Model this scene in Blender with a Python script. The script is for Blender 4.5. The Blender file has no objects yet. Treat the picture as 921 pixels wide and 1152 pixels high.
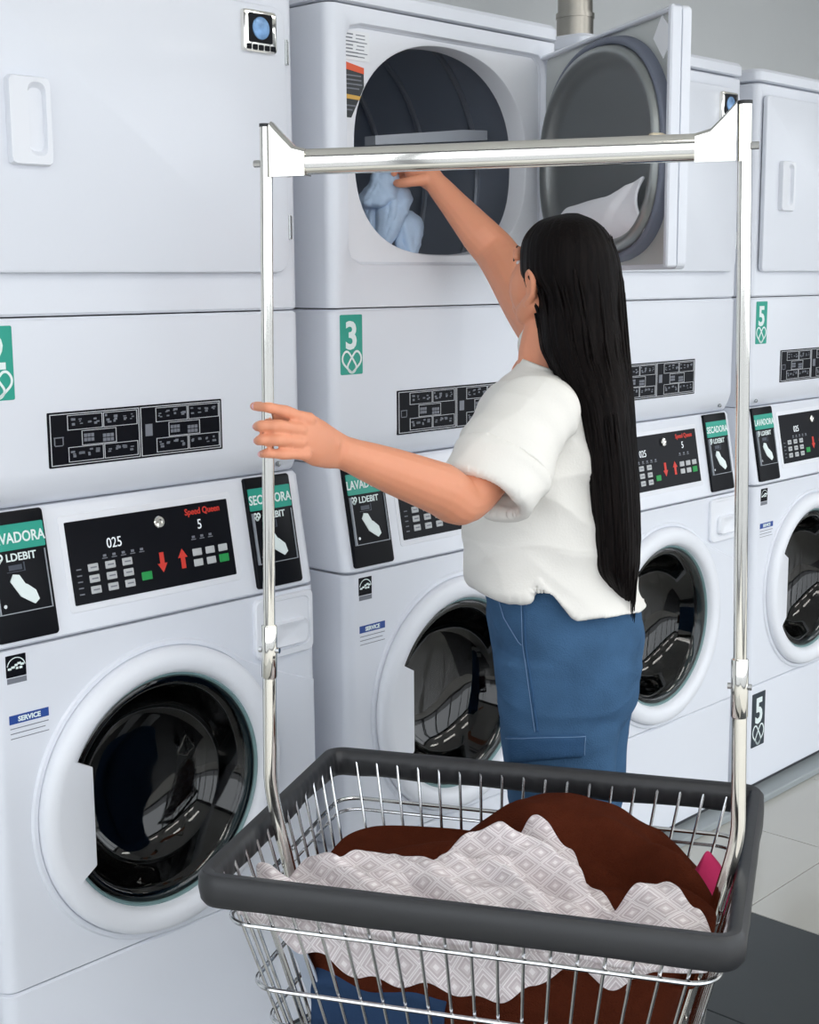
import bpy, bmesh, math, random
import numpy as np
from mathutils import Vector, Matrix, noise
from mathutils.bvhtree import BVHTree
random.seed(7)
PI = math.pi
scene = bpy.context.scene
COL = scene.collection

# ------------------------------------------------------------------ camera
CAM = Vector((-1.0622, -1.9195, 1.4476)); YAW, PITCH, ROLL, FPX = 0.8135, 0.1639, -0.0078, 1577.3
cf = Vector((math.sin(YAW)*math.cos(PITCH), math.cos(YAW)*math.cos(PITCH), -math.sin(PITCH)))
cr0 = Vector((math.cos(YAW), -math.sin(YAW), 0)); cu0 = cr0.cross(cf)
cr = cr0*math.cos(ROLL)+cu0*math.sin(ROLL); cu = cu0*math.cos(ROLL)-cr0*math.sin(ROLL)
cam_data = bpy.data.cameras.new('camera'); cam = bpy.data.objects.new('camera', cam_data); COL.objects.link(cam)
cam.matrix_world = Matrix(((cr.x, cu.x, -cf.x, CAM.x), (cr.y, cu.y, -cf.y, CAM.y), (cr.z, cu.z, -cf.z, CAM.z), (0, 0, 0, 1)))
cam_data.sensor_fit = 'HORIZONTAL'; cam_data.sensor_width = 36; cam_data.lens = FPX/921*36; cam_data.clip_start = .05
scene.camera = cam

# ------------------------------------------------------------------ light
world = bpy.data.worlds.new('world'); scene.world = world; world.use_nodes = True
bg = world.node_tree.nodes['Background']; bg.inputs[0].default_value = (.90, .95, 1.0, 1); bg.inputs[1].default_value = 2.6
vs = scene.view_settings
vs.view_transform = 'Standard'; vs.look = 'None'; vs.gamma = 1; vs.use_curve_mapping = False; vs.exposure = 0.05

# ------------------------------------------------------------------ helpers
def ray(px, py): return cf + cr*((px-460.5)/FPX) - cu*((py-576)/FPX)
def at(px, py, d): return CAM + ray(px, py)*d
def at_z(px, py, z): d = ray(px, py); return CAM + d*((z-CAM.z)/d.z)
def at_y(px, py, y): d = ray(px, py); return CAM + d*((y-CAM.y)/d.y)

def lin(c): return tuple(((v/255)/12.92 if v/255 <= .04045 else ((v/255+.055)/1.055)**2.4) for v in c)
MATS = {}
def mat(name, rgb, rough=.5, metal=0., bump=0., bscale=60., var=0., vscale=4., emit=0., coat=0., spec=.5, sheen=0.):
    if name in MATS: return MATS[name]
    m = bpy.data.materials.new(name); m.use_nodes = True; nt = m.node_tree; b = nt.nodes['Principled BSDF']
    c = lin(rgb)
    b.inputs['Base Color'].default_value = (*c, 1); b.inputs['Roughness'].default_value = rough; b.inputs['Metallic'].default_value = metal
    b.inputs['Specular IOR Level'].default_value = spec
    if coat: b.inputs['Coat Weight'].default_value = coat; b.inputs['Coat Roughness'].default_value = .08
    if sheen: b.inputs['Sheen Weight'].default_value = sheen; b.inputs['Sheen Roughness'].default_value = .4
    if emit: b.inputs['Emission Color'].default_value = (*c, 1); b.inputs['Emission Strength'].default_value = emit
    if bump or var:
        tc = nt.nodes.new('ShaderNodeTexCoord')
        if bump:
            n = nt.nodes.new('ShaderNodeTexNoise'); n.inputs['Scale'].default_value = bscale; n.inputs['Detail'].default_value = 4
            bp = nt.nodes.new('ShaderNodeBump'); bp.inputs['Strength'].default_value = bump; bp.inputs['Distance'].default_value = .004
            nt.links.new(tc.outputs['Object'], n.inputs['Vector']); nt.links.new(n.outputs['Fac'], bp.inputs['Height']); nt.links.new(bp.outputs['Normal'], b.inputs['Normal'])
        if var:
            n2 = nt.nodes.new('ShaderNodeTexNoise'); n2.inputs['Scale'].default_value = vscale; n2.inputs['Detail'].default_value = 5
            mx = nt.nodes.new('ShaderNodeMix'); mx.data_type = 'RGBA'
            mx.inputs[6].default_value = (*[v*(1-var) for v in c], 1); mx.inputs[7].default_value = (*[min(1, v*(1+var)) for v in c], 1)
            nt.links.new(tc.outputs['Object'], n2.inputs['Vector']); nt.links.new(n2.outputs['Fac'], mx.inputs[0]); nt.links.new(mx.outputs[2], b.inputs['Base Color'])
    MATS[name] = m; return m

def new_mesh(name, V, F, smooth=False, angle=None):
    me = bpy.data.meshes.new(name); me.from_pydata([tuple(v) for v in V], [], F); me.validate(); me.update()
    if smooth:
        me.polygons.foreach_set('use_smooth', [True]*len(me.polygons))
        if angle: me.set_sharp_from_angle(angle=math.radians(angle))
    return me
def link(name, me, m, parent=None, loc=None, rot=None):
    o = bpy.data.objects.new(name, me); COL.objects.link(o)
    if m and not me.materials: me.materials.append(m)
    if parent: o.parent = parent
    if loc: o.location = loc
    if rot: o.rotation_euler = rot
    return o
def empty(name, loc=(0, 0, 0), rz=0):
    o = bpy.data.objects.new(name, None); COL.objects.link(o); o.location = loc; o.rotation_euler.z = rz; o.empty_display_size = .05; return o
def tag(o, label, cat, group=None, kind=None):
    o['label'] = label
    if cat: o['category'] = cat
    if group: o['group'] = group
    if kind: o['kind'] = kind
    return o
def struct(o, label=None):
    o['kind'] = 'structure'
    if label: o['label'] = label
    return o

class MB:
    def __init__(s): s.V = []; s.F = []
    def add(s, V, F):
        k = len(s.V); s.V += [Vector(v) for v in V]; s.F += [[i+k for i in f] for f in F]; return s
    def box(s, x0, x1, y0, y1, z0, z1, bev=0, seg=2):
        if not bev:
            return s.add([(x, y, z) for z in (z0, z1) for y in (y0, y1) for x in (x0, x1)],
                  [(0, 2, 3, 1), (4, 5, 7, 6), (0, 1, 5, 4), (2, 6, 7, 3), (0, 4, 6, 2), (1, 3, 7, 5)])
        bm = bmesh.new(); bmesh.ops.create_cube(bm, size=1)
        for v in bm.verts: v.co = Vector(((x0+x1)/2+v.co.x*(x1-x0), (y0+y1)/2+v.co.y*(y1-y0), (z0+z1)/2+v.co.z*(z1-z0)))
        bmesh.ops.bevel(bm, geom=bm.edges[:], offset=bev, segments=seg, profile=.5, affect='EDGES')
        bm.verts.index_update(); s.add([v.co for v in bm.verts], [[v.index for v in f.verts] for f in bm.faces]); bm.free(); return s
    def loops(s, L, cap0=False, cap1=False, closed=True):
        n = len(L[0]); F = []
        for i in range(len(L)-1):
            for j in range(n if closed else n-1):
                a, b = i*n+j, i*n+(j+1) % n; F.append((a, b, b+n, a+n))
        if cap0: F.append(tuple(reversed(range(n))))
        if cap1: F.append(tuple(range((len(L)-1)*n, len(L)*n)))
        return s.add([p for l in L for p in l], F)
    def prism(s, pts, y0, y1, bev=0):
        """outline in the x,z plane (anticlockwise seen from -y), extruded from y0 (front) to y1 (back)"""
        L = []
        if bev:
            c = (sum(p[0] for p in pts)/len(pts), sum(p[1] for p in pts)/len(pts))
            w = max(p[0] for p in pts)-min(p[0] for p in pts); h = max(p[1] for p in pts)-min(p[1] for p in pts)
            sc = lambda e: [(c[0]+(p[0]-c[0])*(1-2*e/w), c[1]+(p[1]-c[1])*(1-2*e/h)) for p in pts]
            L.append([(x, y0, z) for x, z in sc(bev)]); L.append([(x, y0+bev*.3, z) for x, z in sc(bev*.3)])
            L.append([(x, y0+bev, z) for x, z in pts])
        else: L.append([(x, y0, z) for x, z in pts])
        L.append([(x, y1, z) for x, z in pts])
        L = [l[::-1] for l in L]
        return s.loops(L, True, True)
    def lathe(s, prof, cx, cz, n=64, a0=0, a1=2*PI):
        full = abs(a1-a0-2*PI) < 1e-6; k = n if full else n+1
        L = [[(cx+r*math.cos(a0+(a1-a0)*j/n), y, cz+r*math.sin(a0+(a1-a0)*j/n)) for j in range(k)] for r, y in prof]
        return s.loops(L, closed=full)
    def tube(s, P, r, n=10, closed=False, cap=True):
        P = [Vector(p) for p in P]; R = r if isinstance(r, (list, tuple)) else [r]*len(P); L = []; up = None
        for i, p in enumerate(P):
            if closed: t = (P[(i+1) % len(P)]-P[i-1])
            else: t = P[min(i+1, len(P)-1)]-P[max(i-1, 0)]
            t.normalize()
            if up is None: up = t.orthogonal().normalized()
            up = (up - t*up.dot(t)).normalized(); sd = t.cross(up)
            L.append([p+(up*math.cos(2*PI*j/n)+sd*math.sin(2*PI*j/n))*R[i] for j in range(n)])
        if closed: L.append(L[0]); return s.loops(L)
        return s.loops(L, cap, cap)
    def mesh(s, name, smooth=False, angle=None): return new_mesh(name, s.V, s.F, smooth, angle)
    def build(s, name, m, parent=None, smooth=False, angle=35, loc=None, rot=None):
        return link(name, s.mesh(name, smooth, angle), m, parent, loc, rot)

def rrect(x0, x1, z0, z1, r, n=6):
    """rounded rectangle, anticlockwise seen from the front; r one value or (bl, br, tr, tl)"""
    if not isinstance(r, tuple): r = (r,)*4
    P = []
    for cx, cz, a, q in ((x0+r[0], z0+r[0], PI, r[0]), (x1-r[1], z0+r[1], 1.5*PI, r[1]), (x1-r[2], z1-r[2], 0, r[2]), (x0+r[3], z1-r[3], .5*PI, r[3])):
        for i in range(n+1):
            t = a+.5*PI*i/n; P.append((cx+q*math.cos(t), cz+q*math.sin(t)))
    return P
def sup(cx, cz, a, b, n_top=2.2, n_bot=2.8, n=64):
    P = []
    for i in range(n):
        t = 2*PI*i/n; c, s_ = math.cos(t), math.sin(t)
        e = n_top if s_ >= 0 else n_bot
        P.append((cx+a*math.copysign(abs(c)**(2/e), c), cz+b*math.copysign(abs(s_)**(2/e), s_)))
    return P
def ray_loop(P, cx, cz, n):
    """resample an outline at n equal angles about (cx, cz)"""
    out = []; m = len(P)
    for i in range(n):
        t = 2*PI*i/n; dx, dz = math.cos(t), math.sin(t); best = None
        for j in range(m):
            (ax, az), (bx, bz) = P[j], P[(j+1) % m]
            ex, ez = bx-ax, bz-az; den = dx*ez-dz*ex
            if abs(den) < 1e-12: continue
            k = ((ax-cx)*ez-(az-cz)*ex)/den; u = ((ax-cx)*dz-(az-cz)*dx)/den
            if k > 0 and -1e-6 <= u <= 1+1e-6 and (best is None or k > best): best = k
        out.append((cx+dx*best, cz+dz*best))
    return out
CACHE = {}
def cached(key, fn):
    if key not in CACHE: CACHE[key] = fn()
    return CACHE[key]
def text_mesh(txt, size, sx=1., depth=.0004, bold=.0):
    """flat lettering standing in the x,z plane, centred on the origin and facing -y"""
    def mk():
        c = bpy.data.curves.new('lettering', 'FONT'); c.body = txt; c.size = size; c.align_x = 'CENTER'; c.align_y = 'CENTER'; c.extrude = depth; c.resolution_u = 3; c.offset = bold
        o = bpy.data.objects.new('lettering', c); COL.objects.link(o)
        me = bpy.data.meshes.new_from_object(o.evaluated_get(bpy.context.evaluated_depsgraph_get()))
        bpy.data.objects.remove(o)
        for v in me.vertices: v.co = Vector((v.co.x*sx, -v.co.z, v.co.y))
        xs = [v.co.x for v in me.vertices]; zs = [v.co.z for v in me.vertices]
        dx, dz = (min(xs)+max(xs))/2, (min(zs)+max(zs))/2
        for v in me.vertices: v.co.x -= dx; v.co.z -= dz
        me.flip_normals() if False else None
        me.materials.clear(); me.update(); return me
    return mk()

# ------------------------------------------------------------------ materials
M_ENAMEL = mat('white_enamel', (226, 230, 239), .32, bump=.02, bscale=220, coat=.15)
M_PLASTIC = mat('white_plastic', (234, 237, 244), .38)
M_BLACK = mat('black_gloss_plate', (10, 12, 20), .35, spec=.12)
M_BLACK2 = mat('black_reader_plastic', (12, 14, 20), .35, spec=.15)
M_RUBBER = mat('grey_gasket', (96, 100, 108), .6)
M_TEAL = mat('teal_gasket', (120, 150, 152), .35)
M_CHROME = mat('chrome', (236, 234, 228), .08, 1.)
M_WIRE = mat('chrome_wire', (205, 206, 208), .2, 1.)
M_PAN = mat('satin_steel', (158, 162, 162), .38, .7, bump=.03, bscale=150)
M_STEEL = mat('brushed_steel', (165, 168, 168), .26, 1., bump=.03, bscale=150)
M_DRUM = mat('drum_coating', (150, 158, 172), .36, .35, var=.1)
M_WDRUM = mat('washer_drum_steel', (60, 62, 66), .25, .9)
M_RIDGE = mat('drum_ridge', (150, 156, 166), .3, .6)
M_LEGEND = mat('print_white', (205, 208, 214), .5)
M_LEGEND2 = mat('print_grey', (120, 124, 134), .5)
M_GREEN = mat('teal_label', (20, 158, 138), .4)
M_NAVYSIGN = mat('dark_sign', (28, 44, 56), .4)
M_WHITEPR = mat('label_white', (232, 244, 244), .45)
M_RED = mat('print_red', (214, 52, 38), .45)
M_KEY = mat('key_grey', (190, 193, 196), .5)
M_GKEY = mat('key_green', (20, 150, 72), .5)
M_BLUE = mat('print_blue', (34, 72, 150), .45)
M_ORANGE = mat('print_orange', (226, 96, 62), .5)
M_YELLOW = mat('print_yellow', (214, 170, 84), .5)
M_SLATE = mat('print_slate', (58, 62, 66), .5)
M_PAPER = mat('paper_label', (236, 238, 242), .6)
M_LED = mat('display_digits', (235, 240, 245), .4, emit=.2)
M_GLOBE = mat('badge_globe', (120, 160, 205), .25, .3, var=.6, vscale=60)
M_DARKGAP = mat('dark_base', (60, 62, 66), .7)
M_BUMPER = mat('charcoal_rubber', (42, 43, 46), .45, bump=.06, bscale=40, var=.12, vscale=9)
M_CAP = mat('black_cap', (40, 42, 44), .5)
def glass_mat():
    m = bpy.data.materials.new('door_glass'); m.use_nodes = True; nt = m.node_tree; nt.nodes.clear()
    o = nt.nodes.new('ShaderNodeOutputMaterial'); t = nt.nodes.new('ShaderNodeBsdfTransparent'); t.inputs[0].default_value = (.34, .36, .38, 1)
    g = nt.nodes.new('ShaderNodeBsdfGlossy'); g.inputs[1].default_value = .04
    fr = nt.nodes.new('ShaderNodeFresnel'); fr.inputs[0].default_value = 1.6; mx = nt.nodes.new('ShaderNodeMixShader')
    nt.links.new(fr.outputs[0], mx.inputs[0]); nt.links.new(t.outputs[0], mx.inputs[1]); nt.links.new(g.outputs[0], mx.inputs[2]); nt.links.new(mx.outputs[0], o.inputs[0]); return m
M_GLASS = glass_mat()

# ------------------------------------------------------------------ the room
def plane(name, pts, m): return link(name, new_mesh(name, pts, [tuple(range(len(pts)))]), m)
RX0, RX1, RY0, RY1, RH = -3.4, 6.2, -4.6, 1.2, 3.0
M_WALL = mat('grey_wall_paint', (226, 229, 231), .8, bump=.04, bscale=90, var=.03)
M_CEIL = mat('ceiling_white', (238, 238, 236), .9, bump=.03, bscale=40)
M_GROUT = mat('floor_screed', (216, 213, 206), .6, var=.05)
struct(MB().box(RX0, RX1, RY0, RY1, -.12, -.004).build('floor', M_GROUT), 'tiled shop floor')
struct(MB().box(RX0, RX1, RY1, RY1+.12, 0, RH).build('wall_back', M_WALL), 'plain grey painted wall behind the machines')
wl_ = MB().box(RX0-.12, RX0, RY0, RY1+.12, 0, .12).box(RX0-.12, RX0, RY0, RY1+.12, 2.75, RH).box(RX0-.12, RX0, .2, RY1+.12, .12, 2.75)
for i in range(4): wl_.box(RX0-.1, RX0-.02, RY0+.05+i*1.55-.05, RY0+.05+i*1.55+.05, .12, 2.75)
struct(wl_.build('wall_left', mat('window_frame_grey', (120, 122, 126), .4, .4)))
wr_ = MB().box(RX1, RX1+.12, RY0, RY1+.12, 0, .12).box(RX1, RX1+.12, RY0, RY1+.12, 2.75, RH).box(RX1, RX1+.12, -2.2, RY1+.12, .12, 2.75)  # unseen window openings, added to bring fill light from the right
for i in range(4): wr_.box(RX1+.02, RX1+.1, RY0+.05+i*1.55-.05, RY0+.05+i*1.55+.05, .12, 2.75)
struct(wr_.build('wall_right', mat('window_frame_grey', (120, 122, 126), .4, .4)))  # frames here belong to the added, unseen window openings
struct(MB().box(RX0, RX1, RY0, RY1, RH, RH+.1).build('ceiling', M_CEIL))
wf = MB().box(RX0, RX1, RY0-.12, RY0, 0, .12).box(RX0, RX1, RY0-.12, RY0, 2.75, RH)
for i in range(7):
    x = RX0+.05+i*(RX1-RX0-.1)/6; wf.box(x-.06, x+.06, RY0-.1, RY0-.02, .12, 2.75)
struct(wf.build('wall_front', mat('window_frame_grey', (120, 122, 126), .4, .4)))
struct(MB().box(-40, 34, -40, 30, -.3, -.2).build('trim_1', mat('pavement', (150, 150, 150), .8, var=.1)))
# floor tiles: light ones along the machines and to the right, dark ones where the cart stands
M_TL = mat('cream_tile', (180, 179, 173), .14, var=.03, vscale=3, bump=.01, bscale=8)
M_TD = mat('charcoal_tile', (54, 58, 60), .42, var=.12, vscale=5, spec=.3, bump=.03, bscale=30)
TS = .45; TX, TY = 1.69, -.378
tile_me = MB().box(.0015, TS-.0015, .0015, TS-.0015, -.012, 0, .001, 1).mesh('tile')
tile_md = tile_me.copy()
tile_me.materials.append(M_TL); tile_md.materials.append(M_TD)
floor_o = bpy.data.objects['floor']
MB().box(TX-7*TS, TX+8*TS, TY-4*TS, TY+4*TS, -.006, -.003).build('grout_bed', mat('floor_grout', (120, 117, 112), .8, var=.1), floor_o)
for i in range(-7, 8):
    for j in range(-4, 4):
        x, y = TX+i*TS, TY+j*TS
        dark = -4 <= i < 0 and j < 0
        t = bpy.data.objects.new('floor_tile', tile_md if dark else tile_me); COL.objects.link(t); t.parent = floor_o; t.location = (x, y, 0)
struct(MB().box(-.3, 3.3, -.075, .80, 0, .020, .003, 1).build('trim_2', mat('plinth_grey', (150, 157, 160), .5, var=.08)), 'low grey plinth under the row of machines')
# unseen glowing ceiling panels, added for bright, even light
M_FILL = mat('fill_diffuser', (255, 252, 246), .5, emit=8.)
for i in range(4):
    for j in range(2):
        x, y = -1.6+i*1.9, -3.6+j*1.5
        lp = empty('ceiling_fill_panel', (x, y, RH)); tag(lp, 'unseen white ceiling panel added for fill light, %s of the %s row' % (['first', 'second', 'third', 'fourth'][i], ['window', 'machine'][j]), 'ceiling lamp', 'ceiling fill panels')
        MB().box(-.62, .62, -.17, .17, -.05, 0, .005, 1).build('fill_panel_frame', M_PLASTIC, lp)
        MB().box(-.6, .6, -.15, .15, -.056, -.05).build('fill_panel_diffuser', M_FILL, lp)

# ------------------------------------------------------------------ machines
W = .683; DEP = .72
def loft_box(secs, r=.022, x0=0., x1=W, yb=DEP, n=6):
    """secs: list of (z, yfront, inset); rounded front vertical corners"""
    L = []
    for z, yf, ins in secs:
        a, b = x0+ins, x1-ins; y = yf+ins; ring = [(b, yb, z), (a, yb, z)]
        for i in range(n+1):
            t = PI+.5*PI*i/n; ring.append((a+r+r*math.cos(t), y+r+r*math.sin(t), z))
        for i in range(n+1):
            t = 1.5*PI+.5*PI*i/n; ring.append((b-r+r*math.cos(t), y+r+r*math.sin(t), z))
        L.append(ring)
    return MB().loops(L, True, True)
E_ = .004
DZ0, DZ1 = 1.397, 1.946      # dryer cabinet
DX0, DX1, DDZ0, DDZ1 = .018, .645, 1.463, 1.915   # dryer door
OC = (.335, 1.700); OA, OB = .256, .202           # dryer opening
def FY(z): return -.027 + (z-.893)/(1.10-.893)*.037
TILT = math.atan2(.037, .207); FCOS = math.cos(TILT)
def fas(z): return (z-.893)/FCOS
def heart_mesh(w, h, th, y=-.0012):
    """two interlaced loops forming a heart, as a flat ribbon"""
    pts = [(0, -1), (-.5, -.55), (-.92, -.05), (-.98, .45), (-.72, .88), (-.4, .9), (-.1, .55), (.2, .1), (.46, -.42), (.28, -.85), (0, -1)]
    def cat(P, k=8):
        out = []
        for i in range(len(P)-1):
            p0, p1, p2, p3 = P[max(i-1, 0)], P[i], P[i+1], P[min(i+2, len(P)-1)]
            for q in range(k):
                t = q/k; out.append(tuple(.5*((2*p1[d])+(-p0[d]+p2[d])*t+(2*p0[d]-5*p1[d]+4*p2[d]-p3[d])*t*t+(-p0[d]+3*p1[d]-3*p2[d]+p3[d])*t**3) for d in (0, 1)))
        return out+[P[-1]]
    mb = MB()
    for s in (1, -1):
        C = [(p[0]*w/2*s, p[1]*h/2) for p in cat(pts)]; A = []; B = []
        for i, p in enumerate(C):
            q0, q1 = C[max(i-1, 0)], C[min(i+1, len(C)-1)]; dx, dz = q1[0]-q0[0], q1[1]-q0[1]; l = math.hypot(dx, dz) or 1
            A.append((p[0]-dz/l*th/2, y, p[1]+dx/l*th/2)); B.append((p[0]+dz/l*th/2, y, p[1]-dx/l*th/2))
        mb.loops([A, B], closed=False)
    return mb
def legend_mesh():
    """white outlines and little marks printed on the black instruction plate (w .349, h .088)"""
    mb = MB(); y0, y1 = -.0022, -.0012
    def fr(x0, x1, z0, z1, t=.0012):
        for a in ((x0, x1, z0, z0+t), (x0, x1, z1-t, z1), (x0, x0+t, z0+t, z1-t), (x1-t, x1, z0+t, z1-t)): mb.box(a[0], a[1], y0, y1, a[2], a[3])
    fr(.004, .174, .003, .085); fr(.177, .345, .003, .085)
    rnd = random.Random(3)
    for ox in (0, .172):
        for r_, z0 in enumerate((.058, .032, .007)):
            for q in range(2):
                if r_ == 1:
                    if q: continue
                    x0, x1 = ox+.062, ox+.128
                else: x0, x1 = ox+.036+q*.068, ox+.036+q*.068+.066
                fr(x0, x1, z0, z0+.024, .0009)
    return mb
def glyph_mesh():
    mb = MB(); y0, y1 = -.0022, -.0012; rnd = random.Random(5)
    for ox in (0, .172):
        for r_, z0 in enumerate((.058, .032, .007)):
            if r_ == 1:
                for gx, gw in ((.066, .020), (.102, .022)):
                    for a in range(3):
                        for b in range(2): mb.box(ox+gx+a*gw/3, ox+gx+(a+.8)*gw/3, y0, y1, z0+.006+b*.007-(.003 if gx > .1 else 0), z0+.0115+b*.007-(.003 if gx > .1 else 0))
                continue
            for q in range(2):
                for g in range(4):
                    cx, cz = ox+.036+q*.068+.009+g*.0155, z0+.012; s = .004+.002*rnd.random()
                    for e in range(3):
                        a, b = cx-s+rnd.random()*s, cz-s+rnd.random()*2*s
                        mb.box(a, a+s*(.6+rnd.random()*.8), y0, y1, b, b+s*(.3+.5*rnd.random()))
    mb.box(.010, .028, y0, y1, .047, .0485).box(.012, .026, y0, y1, .034, .0355).box(.0105, .012, y0, y1, .0355, .047).box(.026, .0275, y0, y1, .0355, .047)
    mb.box(.186, .200, y0, y1, .036, .056)
    return mb
def arrow_pts(cx, cz, w, h, up=True):
    P = [(-.22, -.5), (.22, -.5), (.22, .05), (.5, .05), (0, .5), (-.5, .05), (-.22, .05)]
    P = [(cx+x*w, cz+z*h) for x, z in P]
    return P if up else [(x, 2*cz-z) for x, z in P][::-1]
HAND = [(-.016, .022), (-.022, .012), (-.008, -.012), (.004, -.020), (.014, -.026), (.022, -.020), (.018, -.006), (.006, .004), (.002, .006), (-.006, .020)]

def P_(root, name, key, fn, m, smooth=False, angle=35, loc=None, rot=None):
    def mk():
        r = fn(); return r.mesh(name, smooth, angle) if isinstance(r, MB) else r
    o = link(name, cached(key, mk), m, root, loc, rot)
    if name.startswith('printed') or 'lettering' in name or name in ('swoosh', 'display_digits'): o['kind'] = 'stuff'
    return o

def machine(k, x, number, opened=False, number_off=0., inst_off=(0., 0.), sign=False, ordinal='', desc=''):
    root = empty('stacked_washer_dryer', (x, 0, 0))
    tag(root, desc, 'washer dryer', 'stacked washer-dryers in a row')
    FR = (-TILT, 0, 0)
    def fl(px, z, out=0.): return (px, FY(z)-out*FCOS, z-out*math.sin(TILT))
    # --- dryer
    if not opened:
        P_(root, 'dryer_cabinet', 'dcab', lambda: loft_box([(DZ0, 0, E_), (DZ0+E_, 0, 0), (DZ1-E_, 0, 0), (DZ1, 0, E_)]), M_ENAMEL, True)
        P_(root, 'door_gasket', 'dgask', lambda: MB().prism(rrect(DX0+.006, DX1-.006, DDZ0+.006, DDZ1-.006, .022), -.005, .002), M_RUBBER)
        d = P_(root, 'dryer_door', 'ddoor', lambda: MB().prism(rrect(DX0, DX1, DDZ0, DDZ1, (.012, .028, .028, .012)), -.017, -.005, .004), M_ENAMEL, True, 30)
        def handle():
            o = rrect(.088, .160, 1.622, 1.752, .008); i = rrect(.120, .151, 1.636, 1.744, .012)
            c = (.1355, 1.69); n = 72; ol, il = ray_loop(o, *c, n), ray_loop(i, *c, n); il2 = [(c[0]+(a-c[0])*.8+.002, c[1]+(b-c[1])*.86) for a, b in il]
            ol2 = [(c[0]+(a-c[0])*.97-.001, c[1]+(b-c[1])*.97) for a, b in ol]
            mb = MB(); mb.loops([[(a, y, b) for a, b in l][::-1] for l, y in ((ol, -.016), (ol, -.024), (ol2, -.029), (il, -.028), (il2, -.0185))], False, True); return mb
        P_(d, 'handle', 'dhandle', handle, M_PLASTIC, True, 40)
        b = P_(root, 'badge', 'badge', lambda: MB().prism(rrect(.544, .618, 1.834, 1.903, .006), -.026, -.016, .003), M_CHROME, True, 30)
        P_(b, 'badge_plate', 'badgep', lambda: MB().prism(rrect(.554, .606, 1.849, 1.897, .003), -.0275, -.025), M_BLACK)
        P_(b, 'badge_globe', 'badgeg', lambda: MB().prism([(.580+.019*math.cos(t*PI/16), 1.873+.019*math.sin(t*PI/16)) for t in range(32)], -.0295, -.027, .002), M_GLOBE, True)
        for i in range(5): P_(b, 'badge_letter', 'bltr%d' % i, lambda: MB().prism(rrect(.549+i*.0135, .559+i*.0135, 1.837, 1.846, .002), -.0275, -.025), M_BLACK)
        for z in (1.843, 1.542): P_(d, 'hinge', 'hinge%.2f' % z, lambda: MB().tube([(.650, -.010, z-.021), (.650, -.010, z+.021)], .005, 10).box(.650, .662, -.006, .001, z-.02, z+.02), M_STEEL, True)
    else:
        def shell():
            r = .022; out = []; inn = []
            pts = [(.03, 0)]+[(r-r*math.sin(PI/2*i/6), r-r*math.cos(PI/2*i/6)) for i in range(7)]+[(0, DEP)]
            pin = [(.03, .012)]+[(.012+(r-.012)*(1-math.sin(PI/2*i/6)), .012+(r-.012)*(1-math.cos(PI/2*i/6))) for i in range(7)]+[(.012, DEP-.012)]
            o = pts+[(W-a, b) for a, b in reversed(pts)]; i_ = pin+[(W-a, b) for a, b in reversed(pin)]
            ring = o+i_[::-1]
            mb = MB(); n = len(o)
            mb.loops([[(a, b, z) for a, b in o] for z in (DZ0, DZ1)], closed=False); mb.loops([[(a, b, z) for a, b in i_] for z in (DZ1, DZ0)], closed=False)
            mb.loops([[(a, b, DZ1) for a, b in o], [(a, b, DZ1) for a, b in i_]], closed=False); mb.loops([[(a, b, DZ0) for a, b in i_], [(a, b, DZ0) for a, b in o]], closed=False)
            return mb
        P_(root, 'dryer_cabinet', 'dshell', shell, M_ENAMEL, True)
        def frame():
            n = 96; c = (.332, 1.70)
            outer = ray_loop([(.03, DZ0), (W-.03, DZ0), (W-.03, DZ1), (.03, DZ1)], *c, n)
            cor = [(.03, DZ0), (W-.03, DZ0), (W-.03, DZ1), (.03, DZ1)]
            for q in cor:
                j = min(range(n), key=lambda i: (outer[i][0]-q[0])**2+(outer[i][1]-q[1])**2); outer[j] = q
            bz = ray_loop(rrect(.044, .640, 1.476, 1.918, .03, 8), *c, n); sc = lambda L, e: [(c[0]+(a-c[0])*(1-e), c[1]+(b-c[1])*(1-e)) for a, b in L]
            return MB().loops([[(a, y, b) for a, b in l][::-1] for l, y in ((outer, .01), (outer, 0), (bz, 0), (sc(bz, .008), .003), (sc(bz, .014), .012), (sc(bz, .03), .014), (sc(bz, .05), .03))])
        P_(root, 'dryer_front', 'dframe', frame, M_ENAMEL, True, 50)
        def bezel():
            n = 96; bz = ray_loop(rrect(.05, .634, 1.482, 1.912, .028, 8), *OC, n); op = ray_loop(sup(*OC, OA, OB, n=256), *OC, n)
            s = lambda L, e: [(OC[0]+(a-OC[0])*(1-e), OC[1]+(b-OC[1])*(1-e)) for a, b in L]
            return MB().loops([[(a, y, b) for a, b in l][::-1] for l, y in ((bz, .014), (s(op, -.03), .014), (s(op, -.008), .016), (op, .022), (op, .06))])
        P_(root, 'door_bezel', 'dbez', bezel, M_PLASTIC, True, 50)
        def drum():
            n = 72; c = (.335, 1.675); L = []
            op = ray_loop(sup(*OC, OA+.001, OB+.001, n=256), *OC, n)
            ci = lambda r: [(c[0]+r*math.cos(2*PI*i/n), c[1]+r*math.sin(2*PI*i/n)) for i in range(n)]
            seq = [(op, .055), (ci(.31), .075), (ci(.315), .10), (ci(.315), .62), (ci(.30), .64), (ci(.12), .65), (ci(.10), .64), (ci(.0005), .64)]
            return MB().loops([[(a, y, b) for a, b in l][::-1] for l, y in seq])
        P_(root, 'drum', 'ddrum', drum, M_DRUM, True, 40)
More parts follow.
